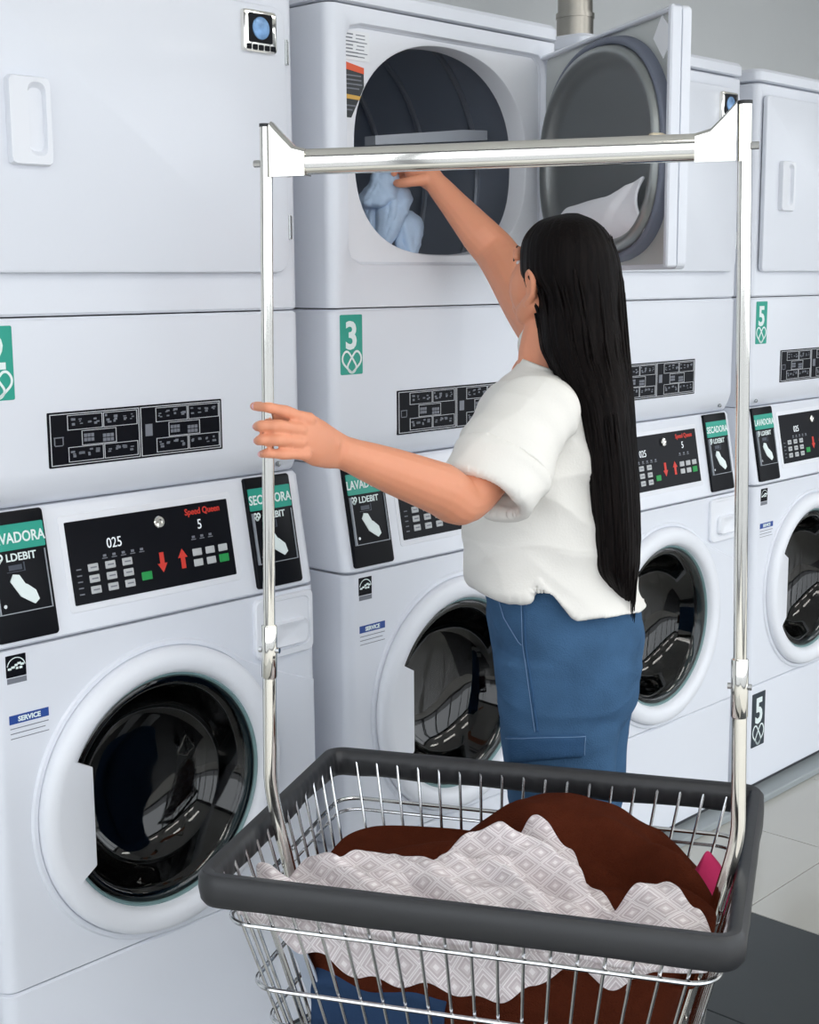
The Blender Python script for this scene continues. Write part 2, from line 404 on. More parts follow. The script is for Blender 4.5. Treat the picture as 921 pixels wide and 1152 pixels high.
        def ribs(a):
            c = (.335, 1.675); mb = MB(); dx, dz = math.cos(a), math.sin(a); L = []
            for y in (.11, .13, .60, .62):
                h = .055 if .12 < y < .61 else .01
                tx, tz = -dz, dx
                L.append([(c[0]+dx*r_+tx*w_, y, c[1]+dz*r_+tz*w_) for r_, w_ in ((.318, -.035), (.315-h, -.012), (.315-h, .012), (.318, .035))])
            return mb.loops(L, True, True)
        for i, a in enumerate((math.radians(75), math.radians(195), math.radians(315))):
            P_(root, 'drum_lifter', 'dlift%d' % i, lambda: ribs(a), M_RIDGE, True, 40)
        for i, y in enumerate((.20, .36, .50)):
            P_(root, 'drum_ridge', 'dridge%d' % i, lambda: MB().tube([(.335+.312*math.cos(t*PI/36), y, 1.675+.312*math.sin(t*PI/36)) for t in range(72)], .007, 8, True), M_RIDGE, True)
        # pale baffle seen across the opening
        P_(root, 'baffle', 'dtray', lambda: MB().prism([(.25, 1.718), (.60, 1.750), (.60, 1.770), (.52, 1.766), (.25, 1.736)], .13, .16), mat('pale_drum_baffle', (196, 202, 212), .4, .2))
        # stickers on the bezel
        w = P_(root, 'warning_label', 'dw0', lambda: MB().prism([(.052, 1.748), (.068, 1.748), (.102, 1.805), (.102, 1.838), (.052, 1.845)], .0125, .0142), M_SLATE)
        P_(w, 'label_band', 'dw1', lambda: MB().prism([(.052, 1.835), (.102, 1.829), (.102, 1.840), (.052, 1.848)], .0118, .0136), M_ORANGE)
        P_(w, 'label_band', 'dw2', lambda: MB().prism([(.052, 1.782), (.089, 1.781), (.093, 1.788), (.052, 1.79)], .0118, .0136), M_YELLOW)
        def wl():
            mb = MB(); rnd = random.Random(9)
            for i in range(9):
                z = 1.823-i*.0078
                if 1.775 < z < 1.796: continue
                x1 = min(.098, .058+(z-1.73)*.55); mb.box(.055, x1-rnd.random()*.008, .0118, .0136, z, z+.0025)
            return mb
        P_(w, 'lettering', 'dw3', wl, M_LEGEND2)
        pl = P_(root, 'paper_label', 'dw4', lambda: MB().prism(rrect(.052, .118, 1.852, 1.905, .002), .0126, .0142), M_PAPER)
        def pll():
            mb = MB(); rnd = random.Random(4)
            for i in range(7):
                z = 1.897-i*.0065
                mb.box(.054, .07+rnd.random()*.02, .0120, .0136, z, z+.0022); mb.box(.082+rnd.random()*.006, .1+rnd.random()*.015, .0120, .0136, z, z+.0016)
            return mb
        P_(pl, 'lettering', 'dw5', pll, M_LEGEND2)
        # the opened door, swung out on its right-hand hinges
        dr = link('dryer_door', cached('odoor', lambda: MB().prism(rrect(-.605, 0, DDZ0, DDZ1, .014), -.014, .004, .003).mesh('dryer_door', True, 30)), M_ENAMEL, root, (DX1, -.004, 0), (0, 0, math.radians(60.5)))
        c = (-.306, 1.690); A, B = .283, .214
        def sl(e): return sup(*c, A-e, B-e, 2.15, 2.9, 96)
        def yl(e, y): return [(a, y, b) for a, b in sl(e)]
        P_(dr, 'door_liner', 'od1', lambda: MB().prism(rrect(-.595, -.010, DDZ0+.010, DDZ1-.008, .012), .003, .010), mat('liner_steel', (196, 199, 196), .4, .5), True, 30)
        P_(dr, 'flange', 'od1b', lambda: MB().box(-.605, -.590, .004, .026, DDZ0+.004, DDZ1, .003, 1).box(-.605, 0, .004, .022, DDZ1-.008, DDZ1, .003, 1), M_ENAMEL, True)
        P_(dr, 'door_seal', 'od2', lambda: MB().loops([yl(0, .010), yl(.002, .026), yl(.005, .030), yl(.012, .030), yl(.016, .026), yl(.017, .010)]), mat('blue_grey_seal', (112, 118, 134), .5), True, 60)
        P_(dr, 'door_pan', 'od3', lambda: MB().loops([yl(.016, .020), yl(.019, .036), yl(.024, .040), yl(.034, .039), yl(.042, .030), yl(.050, .020), yl(.066, .0125), yl(.19, .0115)], False, True), M_PAN, True, 60)
        P_(dr, 'door_label', 'od4', lambda: MB().prism([(-.548, 1.832), (-.508, 1.872), (-.540, 1.908), (-.588, 1.868)], .0095, .0115), M_PAPER)
        P_(dr, 'strike', 'od5', lambda: MB().box(-.588, -.570, .010, .05, 1.685, 1.70, .003, 1), mat('cream_plastic', (226, 212, 186), .5))
        for z in (1.83, 1.54): P_(dr, 'hinge', 'odh%.1f' % z, lambda: MB().tube([(0.004, -.006, z-.021), (0.004, -.006, z+.021)], .005, 10), M_STEEL, True)
    P_(root, 'top_cap', 'cap', lambda: loft_box([(1.950, -.002, .003), (1.953, -.002, -.002), (1.974, -.002, -.002), (1.982, -.002, .004), (1.985, -.002, .02)], r=.024), M_ENAMEL, True)
    P_(root, 'dryer_panel', 'dpan', lambda: loft_box([(1.101, .022, .002), (1.106, .018, 0), (1.125, .008, 0), (1.146, .001, 0), (1.156, 0, 0), (1.390, 0, 0), (1.3945, 0, E_)]), M_ENAMEL, True, 40)
    for sx in (.052, .628): P_(root, 'screw', 'screw', lambda: MB().prism([(.005*math.cos(t*PI/8), .005*math.sin(t*PI/8)) for t in range(16)], -.004, .002, .0015), M_STEEL, True, loc=(sx, .0095, 1.117))
    ip = P_(root, 'instruction_plate', 'inst', lambda: MB().prism(rrect(0, .349, 0, .088, .002), -.0012, .001), M_BLACK, loc=(.142+inst_off[0], 0, 1.158+inst_off[1]))
    P_(ip, 'printed_frames', 'instl', legend_mesh, M_LEGEND); P_(ip, 'printed_symbols', 'instg', glyph_mesh, M_LEGEND2)
    ns = P_(root, 'number_sticker', 'numst', lambda: MB().prism(rrect(0, .058, 0, .113, .003), -.0008, .001), M_GREEN, loc=(.022+number_off, 0, 1.271))
    t_ = P_(ns, 'numeral', 'num%d' % number, lambda: text_mesh(str(number), .072, .95, bold=.002), M_WHITEPR, loc=(.028, -.001, .074))
    P_(ns, 'heart_emblem', 'heart', lambda: heart_mesh(.050, .042, .0042), M_WHITEPR, loc=(.029, 0, .024))
    # --- washer controls
    P_(root, 'control_fascia', 'fascia', lambda: loft_box([(.891, -.027, E_), (.895, -.0267, 0), (1.092, .0086, 0), (1.099, .012, .003)]), M_ENAMEL, True)
    P_(root, 'fascia_frame', 'ffr', lambda: MB().prism(rrect(.155, .508, fas(.924), fas(1.079), .006), -.0012, .001, .001), M_PLASTIC, True, loc=(0, FY(.893), .893), rot=FR)
    cp = P_(root, 'control_panel', 'ctl', lambda: MB().prism(rrect(.165, .498, fas(.935), fas(1.068), .002), -.0025, .001), M_BLACK, loc=(0, FY(.893), .893), rot=FR)
    z0, hh = fas(.935), fas(1.068)-fas(.935); x0, ww = .165, .333
    def cpos(u, v): return (x0+u*ww, z0+(1-v)*hh)
    key_me = cached('key', lambda: MB().box(-.0098, .0098, -.0045, -.002, -.0062, .0062, .001, 1).mesh('key'))
    for r_ in range(3):
        for c_ in range(3):
            kx, kz = cpos(.125+c_*.1, .58+r_*.135); link('key', key_me, M_KEY, cp, (kx, 0, kz))
    for r_ in range(2):
        for c_ in range(3):
            kx, kz = cpos(.76+c_*.085, .62+r_*.135)
            if (r_, c_) == (1, 2): continue
            link('key', key_me, M_KEY, cp, (kx, 0, kz))
    gk = cached('gkey', lambda: MB().box(-.0105, .0105, -.0045, -.002, -.007, .007, .001, 1).mesh('key'))
    for u, v in ((.43, .80), (.93, .755)):
        kx, kz = cpos(u, v); link('start_key', gk, M_GKEY, cp, (kx, 0, kz))
    for u, up in ((.535, False), (.665, True)):
        kx, kz = cpos(u, .67); P_(cp, 'arrow', 'arrow%d' % up, lambda: MB().prism(arrow_pts(0, 0, .020, .034, up), -.0032, -.002), M_RED, loc=(kx, 0, kz))
    kx, kz = cpos(.545, .165); P_(cp, 'lock_cylinder', 'lock', lambda: MB().lathe([(.0105, -.002), (.0105, -.006), (.009, -.008), (.005, -.0085), (.003, -.007), (.0001, -.007)], 0, 0, 20), M_CHROME, True, loc=(kx, 0, kz))
    for u, v, s in ((.265, .32, '025'), (.80, .27, '5')):
        kx, kz = cpos(u, v); P_(cp, 'display_digits', 'dig'+s, lambda: text_mesh(s, .024, .85), M_LED, loc=(kx, -.003, kz))
    kx, kz = cpos(.83, .11); P_(cp, 'red_lettering', 'brand', lambda: text_mesh('Speed Queen', .0155, .9, bold=.0003), M_RED, loc=(kx, -.003, kz))
    def marks():
        mb = MB(); rnd = random.Random(11)
        for u, v, n_ in ((.2, .47, 5), (.75, .43, 3)):
            for i in range(n_):
                a, b = cpos(u+i*.055, v); mb.box(a-.005, a+.005, -.0031, -.002, b-.004, b-.0025); mb.box(a-.003, a+.003, -.0031, -.002, b-.001, b+.003)
        for i in range(5):
            a, b = cpos(.03, .58+i*.075); mb.box(a, a+.009, -.0031, -.002, b-.001, b+.001)
        for r_ in range(3):
            for c_ in range(3):
                a, b = cpos(.125+c_*.1, .58+r_*.135); mb.box(a-.006, a+.006, -.0049, -.0044, b-.001, b+.0014)
        return mb
    P_(cp, 'printed_marks', 'marks', marks, M_LEGEND2)
    for side, rx, word in (('L', .020, 'LAVADORA'), ('R', .540, 'SECADORA')):
        h = fas(1.098)-fas(.9)
        rd = P_(root, 'card_reader', 'rdr', lambda: MB().prism(rrect(0, .107, 0, h, .006), -.007, .001, .002), M_BLACK2, True, 30, loc=fl(rx, .9), rot=FR)
        P_(rd, 'title_strip', 'rdg', lambda: MB().prism(rrect(.004, .103, h*.70, h*.90, .002), -.0085, -.006), M_GREEN)
        P_(rd, 'lettering', 'rdt'+word, lambda: text_mesh(word, .0235, .82, bold=.0004), M_WHITEPR, loc=(.0535, -.009, h*.795))
        P_(rd, 'lettering', 'rdt2', lambda: text_mesh('LDEBIT', .017, 1.0, bold=.0003), M_WHITEPR, loc=(.058, -.0076, h*.645))
        P_(rd, 'heart_emblem', 'rdh', lambda: heart_mesh(.014, .013, .003, -.0078), M_WHITEPR, loc=(.018, 0, h*.645))
        P_(rd, 'hand_symbol', 'rdc', lambda: MB().prism([(.056+a*1.05, h*.40+b*1.05) for a, b in HAND], -.0085, -.0065), M_WHITEPR)
        P_(rd, 'slot_frame', 'rds', lambda: MB().box(.03, .062, -.0078, -.0065, h*.53, h*.535).box(.06, .062, -.0078, -.0065, h*.535, h*.6).box(.034, .057, -.0074, -.0065, h*.545, h*.585), mat('slot_grey', (58, 66, 80), .4))
        P_(rd, 'cover_edge', 'rdv', lambda: MB().box(.006, .0085, -.012, -.006, h*.22, h*.68).box(.006, .101, -.009, -.006, h*.215, h*.222).box(.0995, .101, -.009, -.006, h*.22, h*.68), mat('clear_cover', (150, 156, 164), .25))
        P_(rd, 'rivet', 'rdr1', lambda: MB().prism([(.018+.003*math.cos(t*PI/5), h*.28+.003*math.sin(t*PI/5)) for t in range(10)], -.0095, -.006), M_STEEL)
    # --- washer
    CX, CZ = .322, .588; FYW = -.027
    P_(root, 'washer_cabinet', 'wcab', lambda: loft_box_hole(CX, CZ), M_ENAMEL, True, 40)
    P_(root, 'lower_panel', 'wlow', lambda: loft_box([(.036, FYW, E_), (.040, FYW, 0), (.3215, FYW, 0), (.3255, FYW, E_)]), M_ENAMEL, True)
    P_(root, 'base', 'wbase', lambda: MB().box(.02, W-.02, -.012, DEP, 0.0205, .038), M_DARKGAP)
    def surround():
        R_ = .262; pts = []
        for i in range(49):
            t = math.radians(48)+(math.radians(270)-math.radians(48))*i/48; pts.append((CX+R_*math.cos(t), CZ+R_*math.sin(t)))
        pts += [(.672, CZ-R_), (.672, .707), (.60, .735), (.545, .760)]
        mb = MB(); inner = ray_loop([(CX+.252*math.cos(t*PI/48), CZ+.252*math.sin(t*PI/48)) for t in range(96)], CX, CZ, 96); o = ray_loop(pts, CX, CZ, 96)
        o2 = [(CX+(a-CX)*.988, CZ+(b-CZ)*.988) for a, b in o]
        return MB().loops([[(a, y, b) for a, b in l][::-1] for l, y in ((o, FYW+.001), (o, FYW-.001), (o2, FYW-.004), (inner, FYW-.004), (inner, FYW+.002))])
    P_(root, 'door_surround', 'wsur', surround, M_ENAMEL, True, 30)
    wd = P_(root, 'washer_door', 'wdoor', lambda: MB().lathe([(.250, FYW+.002), (.2495, FYW-.012), (.246, FYW-.019), (.239, FYW-.0235), (.226, FYW-.0255), (.214, FYW-.0225), (.2065, FYW-.0165), (.203, FYW-.006), (.201, FYW+.02)], CX, CZ, 96), M_PLASTIC, True, 60)
    P_(wd, 'glass_seal', 'wseal', lambda: MB().lathe([(.2035, FYW-.006), (.2005, FYW-.008), (.197, FYW-.004), (.196, FYW+.02)], CX, CZ, 96), M_TEAL, True, 60)
    P_(wd, 'door_glass', 'wglass', lambda: MB().lathe([(.198, FYW-.002), (.192, FYW-.006), (.182, FYW-.002), (.172, FYW+.014), (.158, FYW+.045), (.142, FYW+.070), (.110, FYW+.088), (.06, FYW+.096), (.0005, FYW+.098)], CX, CZ, 96), M_GLASS, True, 70)
    def grip():
        a0, a1 = math.radians(152), math.radians(209); L = []
        for r_, y in ((.226, FYW-.0250), (.213, FYW-.0235), (.205, FYW-.0215), (.166, FYW-.018), (.163, FYW-.016), (.163, FYW-.003), (.20, FYW-.002), (.224, FYW-.006)):
            row = []
            for j in range(25):
                a = a0+(a1-a0)*j/24
                rr = r_
                if r_ < .2:   # inner edge is nearly straight and upright
                    rr = min(.199, (r_-.006)/max(.2, abs(math.cos(a)))*.98)
                row.append((CX+rr*math.cos(a), y, CZ+rr*math.sin(a)))
            L.append(row)
        mb = MB().loops(L+[L[0]], closed=False)
        n = len(L)
        mb.add([l[0] for l in L], [tuple(range(n))]); mb.add([l[-1] for l in L], [tuple(reversed(range(n)))])
        return mb
    P_(wd, 'door_grip', 'wgrip', grip, M_PLASTIC, True, 40)
    P_(root, 'washer_drum', 'wdrum', lambda: MB().lathe([(.200, FYW+.03), (.205, FYW+.06), (.19, FYW+.09), (.185, FYW+.12), (.235, FYW+.15), (.24, FYW+.17), (.24, .50), (.23, .52), (.10, .53), (.08, .50), (.0005, .49)], CX, CZ, 72), M_WDRUM, True, 40)
    dw = P_(root, 'detergent_drawer', 'wdraw', lambda: drawer_mesh(FYW), M_PLASTIC, True, 40)
    es = P_(root, 'energy_label', 'es0', lambda: MB().prism(rrect(.031, .066, .845, .880, .001), FYW-.0008, FYW+.001), M_BLACK)
    P_(es, 'swoosh', 'es1', lambda: es_mesh(FYW), M_WHITEPR)
    P_(es, 'caption', 'es2', lambda: MB().box(.032, .066, FYW-.0008, FYW+.001, .835, .8435), M_LEGEND2)
    bl = P_(root, 'notice_label', 'bl0', lambda: MB().box(.032, .102, FYW-.0008, FYW+.001, .764, .778), M_BLUE, loc=(0, 0, .006))
    P_(bl, 'lettering', 'bl1', lambda: text_mesh('SERVICE', .011, 1.0, bold=.0004), M_WHITEPR, loc=(.067, FYW-.001, .771))
    P_(bl, 'printed_lines', 'bl2', lambda: MB().box(.033, .101, FYW-.0008, FYW+.001, .756, .7572).box(.033, .095, FYW-.0008, FYW+.001, .748, .7492).box(.033, .101, FYW-.0008, FYW+.001, .740, .7410), M_LEGEND2)
    if sign:
        sg = P_(root, 'number_sign', 'sg0', lambda: MB().prism(rrect(0, .07, 0, .155, .002), FYW-.0015, FYW+.001), M_NAVYSIGN, loc=(.022, 0, .148))
        P_(sg, 'numeral', 'sgn%d' % number, lambda: text_mesh(str(number), .10, .85, bold=.003), M_WHITEPR, loc=(.036, FYW-.002, .103))
        P_(sg, 'heart_emblem', 'sgh', lambda: heart_mesh(.060, .058, .0045, FYW-.0022), M_WHITEPR, loc=(.035, 0, .034))
    return root
def loft_box_hole(cx, cz):
    """washer cabinet: sides and back, and a front sheet with the round porthole"""
    yf, r, n = -.027, .022, 96; z0, z1 = .3295, .888
    o = [(.03, yf)]+[(r-r*math.sin(PI/2*i/6), yf+r-r*math.cos(PI/2*i/6)) for i in range(7)]+[(0, DEP)]
    o = o+[(W-a, b) for a, b in reversed(o)]
    mb = MB(); mb.loops([[(a, b, z) for a, b in o] for z in (z0, z1)], closed=False)
    rect = [(.03, z0), (W-.03, z0), (W-.03, z1), (.03, z1)]; out = ray_loop(rect, cx, cz, n)
    for q in rect:
        j = min(range(n), key=lambda i: (out[i][0]-q[0])**2+(out[i][1]-q[1])**2); out[j] = q
    circ = [(cx+.235*math.cos(2*PI*i/n), cz+.235*math.sin(2*PI*i/n)) for i in range(n)]
    mb.loops([[(a, y, b) for a, b in l][::-1] for l, y in ((out, yf), (circ, yf), (circ, yf+.03))])
    for z in (z0, z1): mb.add([(a, b, z) for a, b in o], [tuple(range(len(o)))])
    return mb
def drawer_mesh(fy):
    c = (.600, .826); n = 72
    o = ray_loop(rrect(.528, .668, .768, .882, (.02, .012, .008, .012)), *c, n); i1 = ray_loop(rrect(.540, .660, .780, .874, .016), *c, n)
    hc = (.612, .812); i2 = ray_loop(rrect(.560, .652, .786, .838, .014), *c, n)
    s = lambda L, e: [(c[0]+(a-c[0])*(1-e), c[1]+(b-c[1])*(1-e)) for a, b in L]
    mb = MB().loops([[(a, y, b) for a, b in l][::-1] for l, y in ((o, fy+.001), (o, fy-.006), (s(o, .03), fy-.0085), (i1, fy-.0085), (s(i1, .03), fy-.006), (s(i1, .2), fy-.006))], False, True)
    # scooped pull, standing on the drawer face
    q = rrect(.560, .652, .786, .834, .014); cc = (.606, .81); m2 = ray_loop(q, *cc, n); t = lambda e: [(cc[0]+(a-cc[0])*(1-e), cc[1]+(b-cc[1])*(1-e)) for a, b in m2]
    mb.loops([[(a, y, b) for a, b in l][::-1] for l, y in ((m2, fy-.0055), (t(.02), fy-.012), (t(.12), fy-.016), (t(.3), fy-.015), (t(.6), fy-.011))], False, True)
    return mb
def es_mesh(fy):
    mb = MB(); y0, y1 = fy-.0014, fy-.0006
    A = []; B = []
    for i in range(17):
        t = math.radians(10+160*i/16); A.append((.0485+.0165*math.cos(t), y0, .860+.0165*math.sin(t))); B.append((.0485+.0150*math.cos(t), y0, .860+.0150*math.sin(t)))
    mb.loops([A, B], closed=False)
    for a, b, w in ((.034, .857, .006), (.040, .859, .006), (.046, .862, .005), (.051, .864, .006), (.056, .862, .006), (.048, .857, .004), (.054, .857, .005)): mb.box(a, a+w, y0, y1, b, b+.0035)
    return mb

XS = (0., .764, 1.535, 2.298)
machine(0, XS[0], 2, number_off=.008, desc='white stacked washer-dryer nearest the viewer with its dryer door closed, at far left')
machine(1, XS[1], 3, opened=True, inst_off=(.028, -.014), number_off=-.004, desc='white stacked washer-dryer numbered 3 with its dryer door swung open')
machine(2, XS[2], 4, inst_off=(-.004, 0), desc='white stacked washer-dryer behind the person, with its dryer door closed')
machine(3, XS[3], 5, inst_off=(.018, .003), sign=True, desc='white stacked washer-dryer numbered 5 at the right end of the row')
# exhaust duct on the wall behind
du = empty('exhaust_duct', (2.655, .86, 0)); tag(du, 'round galvanised metal exhaust duct rising behind the machines', 'duct')
def vtube(r, z0, z1, n=24): return MB().loops([[(r*math.cos(2*PI*i/n), r*math.sin(2*PI*i/n), z) for i in range(n)] for z in (z0, z1)], True, True)
M_GALV = mat('galvanised_steel', (176, 172, 164), .3, 1., var=.2, vscale=18)
vtube(.055, .0, 2.17).build('pipe', M_GALV, du, True); vtube(.058, 2.12, 2.26).build('coupling', M_GALV, du, True); vtube(.055, 2.26, RH-.001).build('pipe', M_GALV, du, True)
vtube(.061, 2.255, 2.27).build('clamp', M_GALV, du, True)
#PART2
# ------------------------------------------------------------------ the laundry cart
RZ = .72
FLc, FRc, BRc, BLc = (at_z(x, y, RZ) for x, y in ((219, 985), (828, 1062), (853, 885), (378, 843)))
CC = (FLc+FRc+BRc+BLc)/4
ex = ((FRc-FLc)+(BRc-BLc)).normalized(); ex.z = 0; ex.normalize(); ey = Vector((-ex.y, ex.x, 0))
HA = ((FRc-FLc).length+(BRc-BLc).length)/4; HB = ((BLc-FLc).length+(BRc-FRc).length)/4+.004; HA += .008
cart = empty('laundry_cart', (CC.x, CC.y, 0), math.atan2(ex.y, ex.x))
tag(cart, 'chrome wire laundry cart with charcoal rubber rim and overhead hanging bar', 'laundry cart')
CMAT = Matrix.Translation((CC.x, CC.y, 0)) @ Matrix.Rotation(math.atan2(ex.y, ex.x), 4, 'Z'); CINV = CMAT.inverted()
TAPER = .24
def hoop_path(a, b, r, z, n=8):
    return [Vector((x, y, z)) for x, y in rrect(-a, a, -b, b, r, n)]
nf, nsd = 18, 12
def rim():
    prof = [(-.009, .0), (-.004, .004), (.006, .004), (.011, -.002), (.012, -.018), (.011, -.031), (.006, -.038), (-.004, -.037), (-.010, -.029), (-.011, -.012)]
    path = []
    for P0 in (rrect(-HA, HA, -HB, HB, .032, 8),):
        for i, p in enumerate(P0):
            q = P0[(i+1) % len(P0)]; d = math.dist(p, q); k = max(1, int(d/.0055))
            for j in range(k): path.append((p[0]+(q[0]-p[0])*j/k, p[1]+(q[1]-p[1])*j/k))
    L = []; n = len(path)
    for i, p in enumerate(path):
        q0, q1 = path[i-1], path[(i+1) % n]; dx, dy = q1[0]-q0[0], q1[1]-q0[1]; l = math.hypot(dx, dy); nx, ny = dy/l, -dx/l
        w = noise.noise(Vector((p[0]*14, p[1]*14, 0)))*.003
        ring = []
        if abs(abs(p[1])-HB) < .004: gph = (p[0]/(HA-.043)+1)*nf/2-.5
        else: gph = (p[1]/(HB-.043)+1)*nsd/2-.5
        rd = .0028*math.exp(-((gph-round(gph))/.09)**2)-.0015*math.cos(2*PI*gph)
        for o, h in prof:
            o2 = o-.010+(w if h < -.025 else 0)-(rd if o < -.005 and h < -.005 else 0); ring.append((p[0]+nx*o2, p[1]+ny*o2, RZ+h+(w if h < -.025 else 0)))
        L.append(ring)
    L.append(L[0]); return MB().loops([l[::-1] for l in L])
rim().build('rim_bumper', M_BUMPER, cart, True, 50)
WT, WB = RZ-.012, .34
def inset(z): return .016+(RZ-z)*TAPER
def wire(p, q, r=.0023): MB().tube([p, q], r, 7).build('wire', M_WIRE, cart, True)
for i in range(nf):
    u = -1+2*(i+.5)/nf
    for sg in (-1, 1):
        a0, b0, a1, b1 = HA-inset(WT)-.015, HB-inset(WT), HA-inset(WB)-.015, HB-inset(WB)
        wire((u*a0, sg*b0, WT), (u*a1, sg*b1, WB))
for i in range(nsd):
    u = -1+2*(i+.5)/nsd
    for sg in (-1, 1):
        a0, b0, a1, b1 = HA-inset(WT), HB-inset(WT)-.015, HA-inset(WB), HB-inset(WB)-.015
        wire((sg*a0, u*b0, WT), (sg*a1, u*b1, WB))
for z, r in ((.652, .0032), (.556, .0032), (.50, .0032), (.44, .0032), (WB, .0035)):
    a, b = HA-inset(z)+.004, HB-inset(z)+.004
    MB().tube(hoop_path(a, b, .035, z), r, 8, True).build('hoop', M_WIRE, cart, True)
a, b = HA-inset(.636)+.004, HB-inset(.636)+.004
hp = hoop_path(a, b, .035, .636)
MB().tube([Vector((a, -b*.3, .636))]+hp[18:36]+[Vector((-a, -b*.3, .636))], .0026, 8).build('hoop', M_WIRE, cart, True)
aB, bB = HA-inset(WB), HB-inset(WB)
for i in range(11):
    u = -1+2*(i+.5)/11; wire((u*aB, -bB, WB), (u*aB, bB, WB))
for i in range(7):
    u = -1+2*(i+.5)/7; wire((-aB, u*bB, WB-.003), (aB, u*bB, WB-.003))
# hanging frame
def loc_(v): return CINV @ v
dL, dR = 1.900, 1.745
PBL, PBR = loc_(at(304, 888, dL)), loc_(at(830, 945, dR))
PTL, PTR = loc_(at(299, 142, dL-.150)), loc_(at(838, 116, dR-.155))
def lerp(a, b, t): return a+(b-a)*t
for (pb, pt, sg, side, ybar) in ((PBL, PTL, -1, 'L', 0), (PBR, PTR, 1, 'R', 0)):
    mid = lerp(pb, pt, .245)
    low = Vector((sg*(HA-inset(.36)-.02), pb.y, .36)); b1 = lerp(pb, low, .10); b0 = lerp(pb, pt, .03)
    post = MB().tube([mid, pt], .0080, 16).build('post', M_CHROME, cart, True)
    MB().tube([pt-(pt-mid).normalized()*.001, pt+(pt-mid).normalized()*.003], .0084, 16).build('end_cap', M_CAP, post, True)
    MB().tube([lerp(pb, pt, .18), lerp(pb, pt, .182), lerp(pb, pt, .262), lerp(pb, pt, .264)], [.0092, .0104, .0104, .0092], 16).build('sleeve', M_CHROME, post, True)
    for s2 in (-1, 1):
        p = lerp(pb, pt, .224); MB().tube([p+Vector((s2*.010, 0, 0)), p+Vector((s2*.0145, 0, 0))], .004, 8).build('bolt', M_WIRE, post, True)
    curve = [lerp(pb, pt, .2), b0]
    for i in range(1, 6):
        t = i/6; curve.append(b0*(1-t)**2+pb*2*t*(1-t)+b1*t*t)
    curve += [b1, low]
    MB().tube(curve, .0091, 16).build('lower_post', M_CHROME, cart, True)
barL, barR = lerp(PTL, PBL, .052), lerp(PTR, PBR, .053)
bd = (barR-barL).normalized()
def bar():
    L = []
    for p in (barL+bd*.045, barR-bd*.045):
        ring = []
        for i in range(20):
            t = 2*PI*i/20; c, s_ = math.cos(t), math.sin(t)
            ring.append(p+Vector((0, 1, 0))*.011*math.copysign(abs(c)**.7, c)+Vector((0, 0, 1))*.0158*math.copysign(abs(s_)**.7, s_))
        L.append(ring)
    return MB().loops(L, True, True)
bar().build('hanging_bar', M_CHROME, cart, True, 50)
for p, d in ((barL, bd), (barR, -bd)):
    L = []
    for e, up in ((.009, .050), (.022, .036), (.038, .020), (.055, .0155)):
        c0 = p+d*e; L.append([c0+Vector((0, y_, z_)) for y_, z_ in ((-.012, -.017), (.012, -.017), (.012, up-.004), (.006, up), (-.006, up), (-.012, up-.004))])
    MB().loops(L, True, True).build('bar_bracket', M_CHROME, cart, True, 30)
    MB().tube([p-d*.016+Vector((0, 0, .0)), p-d*.006], .0045, 8).build('bolt', M_WIRE, cart, True)
# undercarriage
for sg in (-1, 1):
    MB().tube([(-aB, sg*bB*.8, .16), (aB, sg*bB*.8, .16)], .011, 12).build('base_rail', M_CHROME, cart, True)
    MB().tube([(sg*aB, -bB*.8, .16), (sg*aB, bB*.8, .16)], .011, 12).build('base_rail', M_CHROME, cart, True)
    for s2 in (-1, 1):
        MB().tube([(sg*aB*.98, s2*bB*.8, .16), (sg*aB*.98, s2*bB*.95, WB)], .009, 12).build('leg', M_CHROME, cart, True)
        x, y = sg*aB*.95, s2*bB*.8
        cs = MB().tube([(x, y, .15), (x, y, .11)], .008, 10).box(x-.022, x-.018, y-.02, y+.03, .05, .112).box(x+.018, x+.022, y-.02, y+.03, .05, .112).box(x-.022, x+.022, y-.02, y+.02, .108, .114).build('caster', M_WIRE, cart)
        MB().tube([(x-.015, y+.012, .05), (x+.015, y+.012, .05)], .05, 24).build('wheel', M_BUMPER, cs, True, 40)
#PART3
# ------------------------------------------------------------------ cloth in the cart (cart-local coordinates)
def smooth_(a, b, x): t = max(0., min(1., (x-a)/(b-a))); return t*t*(3-2*t)
def fold(p, f, seed, stretch=(1., 1.)):
    """ridged, warped noise: soft cloth folds"""
    q = Vector((p[0]*stretch[0]*f, p[1]*stretch[1]*f, seed))
    w = noise.noise(q*.7+Vector((5, 3, seed)))*1.3
    return 1-2*abs(noise.noise(q+Vector((w, w*.7, 0))))
def cloth(name, m, pos, nu, nv, thick=.004, label='', uv=(1, 1), cat='cloth', group=None, parent_mat=None):
    V = []; F = []
    for j in range(nv+1):
        for i in range(nu+1): V.append(pos(i/nu, j/nv))
    for j in range(nv):
        for i in range(nu):
            a = j*(nu+1)+i; F.append((a, a+1, a+nu+2, a+nu+1))
    me = new_mesh(name, V, F, True)
    ul = me.uv_layers.new(name='uv')
    for poly in me.polygons:
        for li in poly.loop_indices:
            vi = me.loops[li].vertex_index; c_ = me.vertices[vi].co; ul.data[li].uv = (c_.x*uv[0], (c_.y+c_.z)*uv[1])
    o = link(name, me, m)
    if parent_mat is not None: o.matrix_world = parent_mat
    sm = o.modifiers.new('smooth', 'SMOOTH'); sm.iterations = 2; sm.factor = .5
    so = o.modifiers.new('thickness', 'SOLIDIFY'); so.thickness = thick; so.offset = -1
    sb = o.modifiers.new('round', 'SUBSURF'); sb.levels = 1; sb.render_levels = 1
    tag(o, label, cat, group); return o
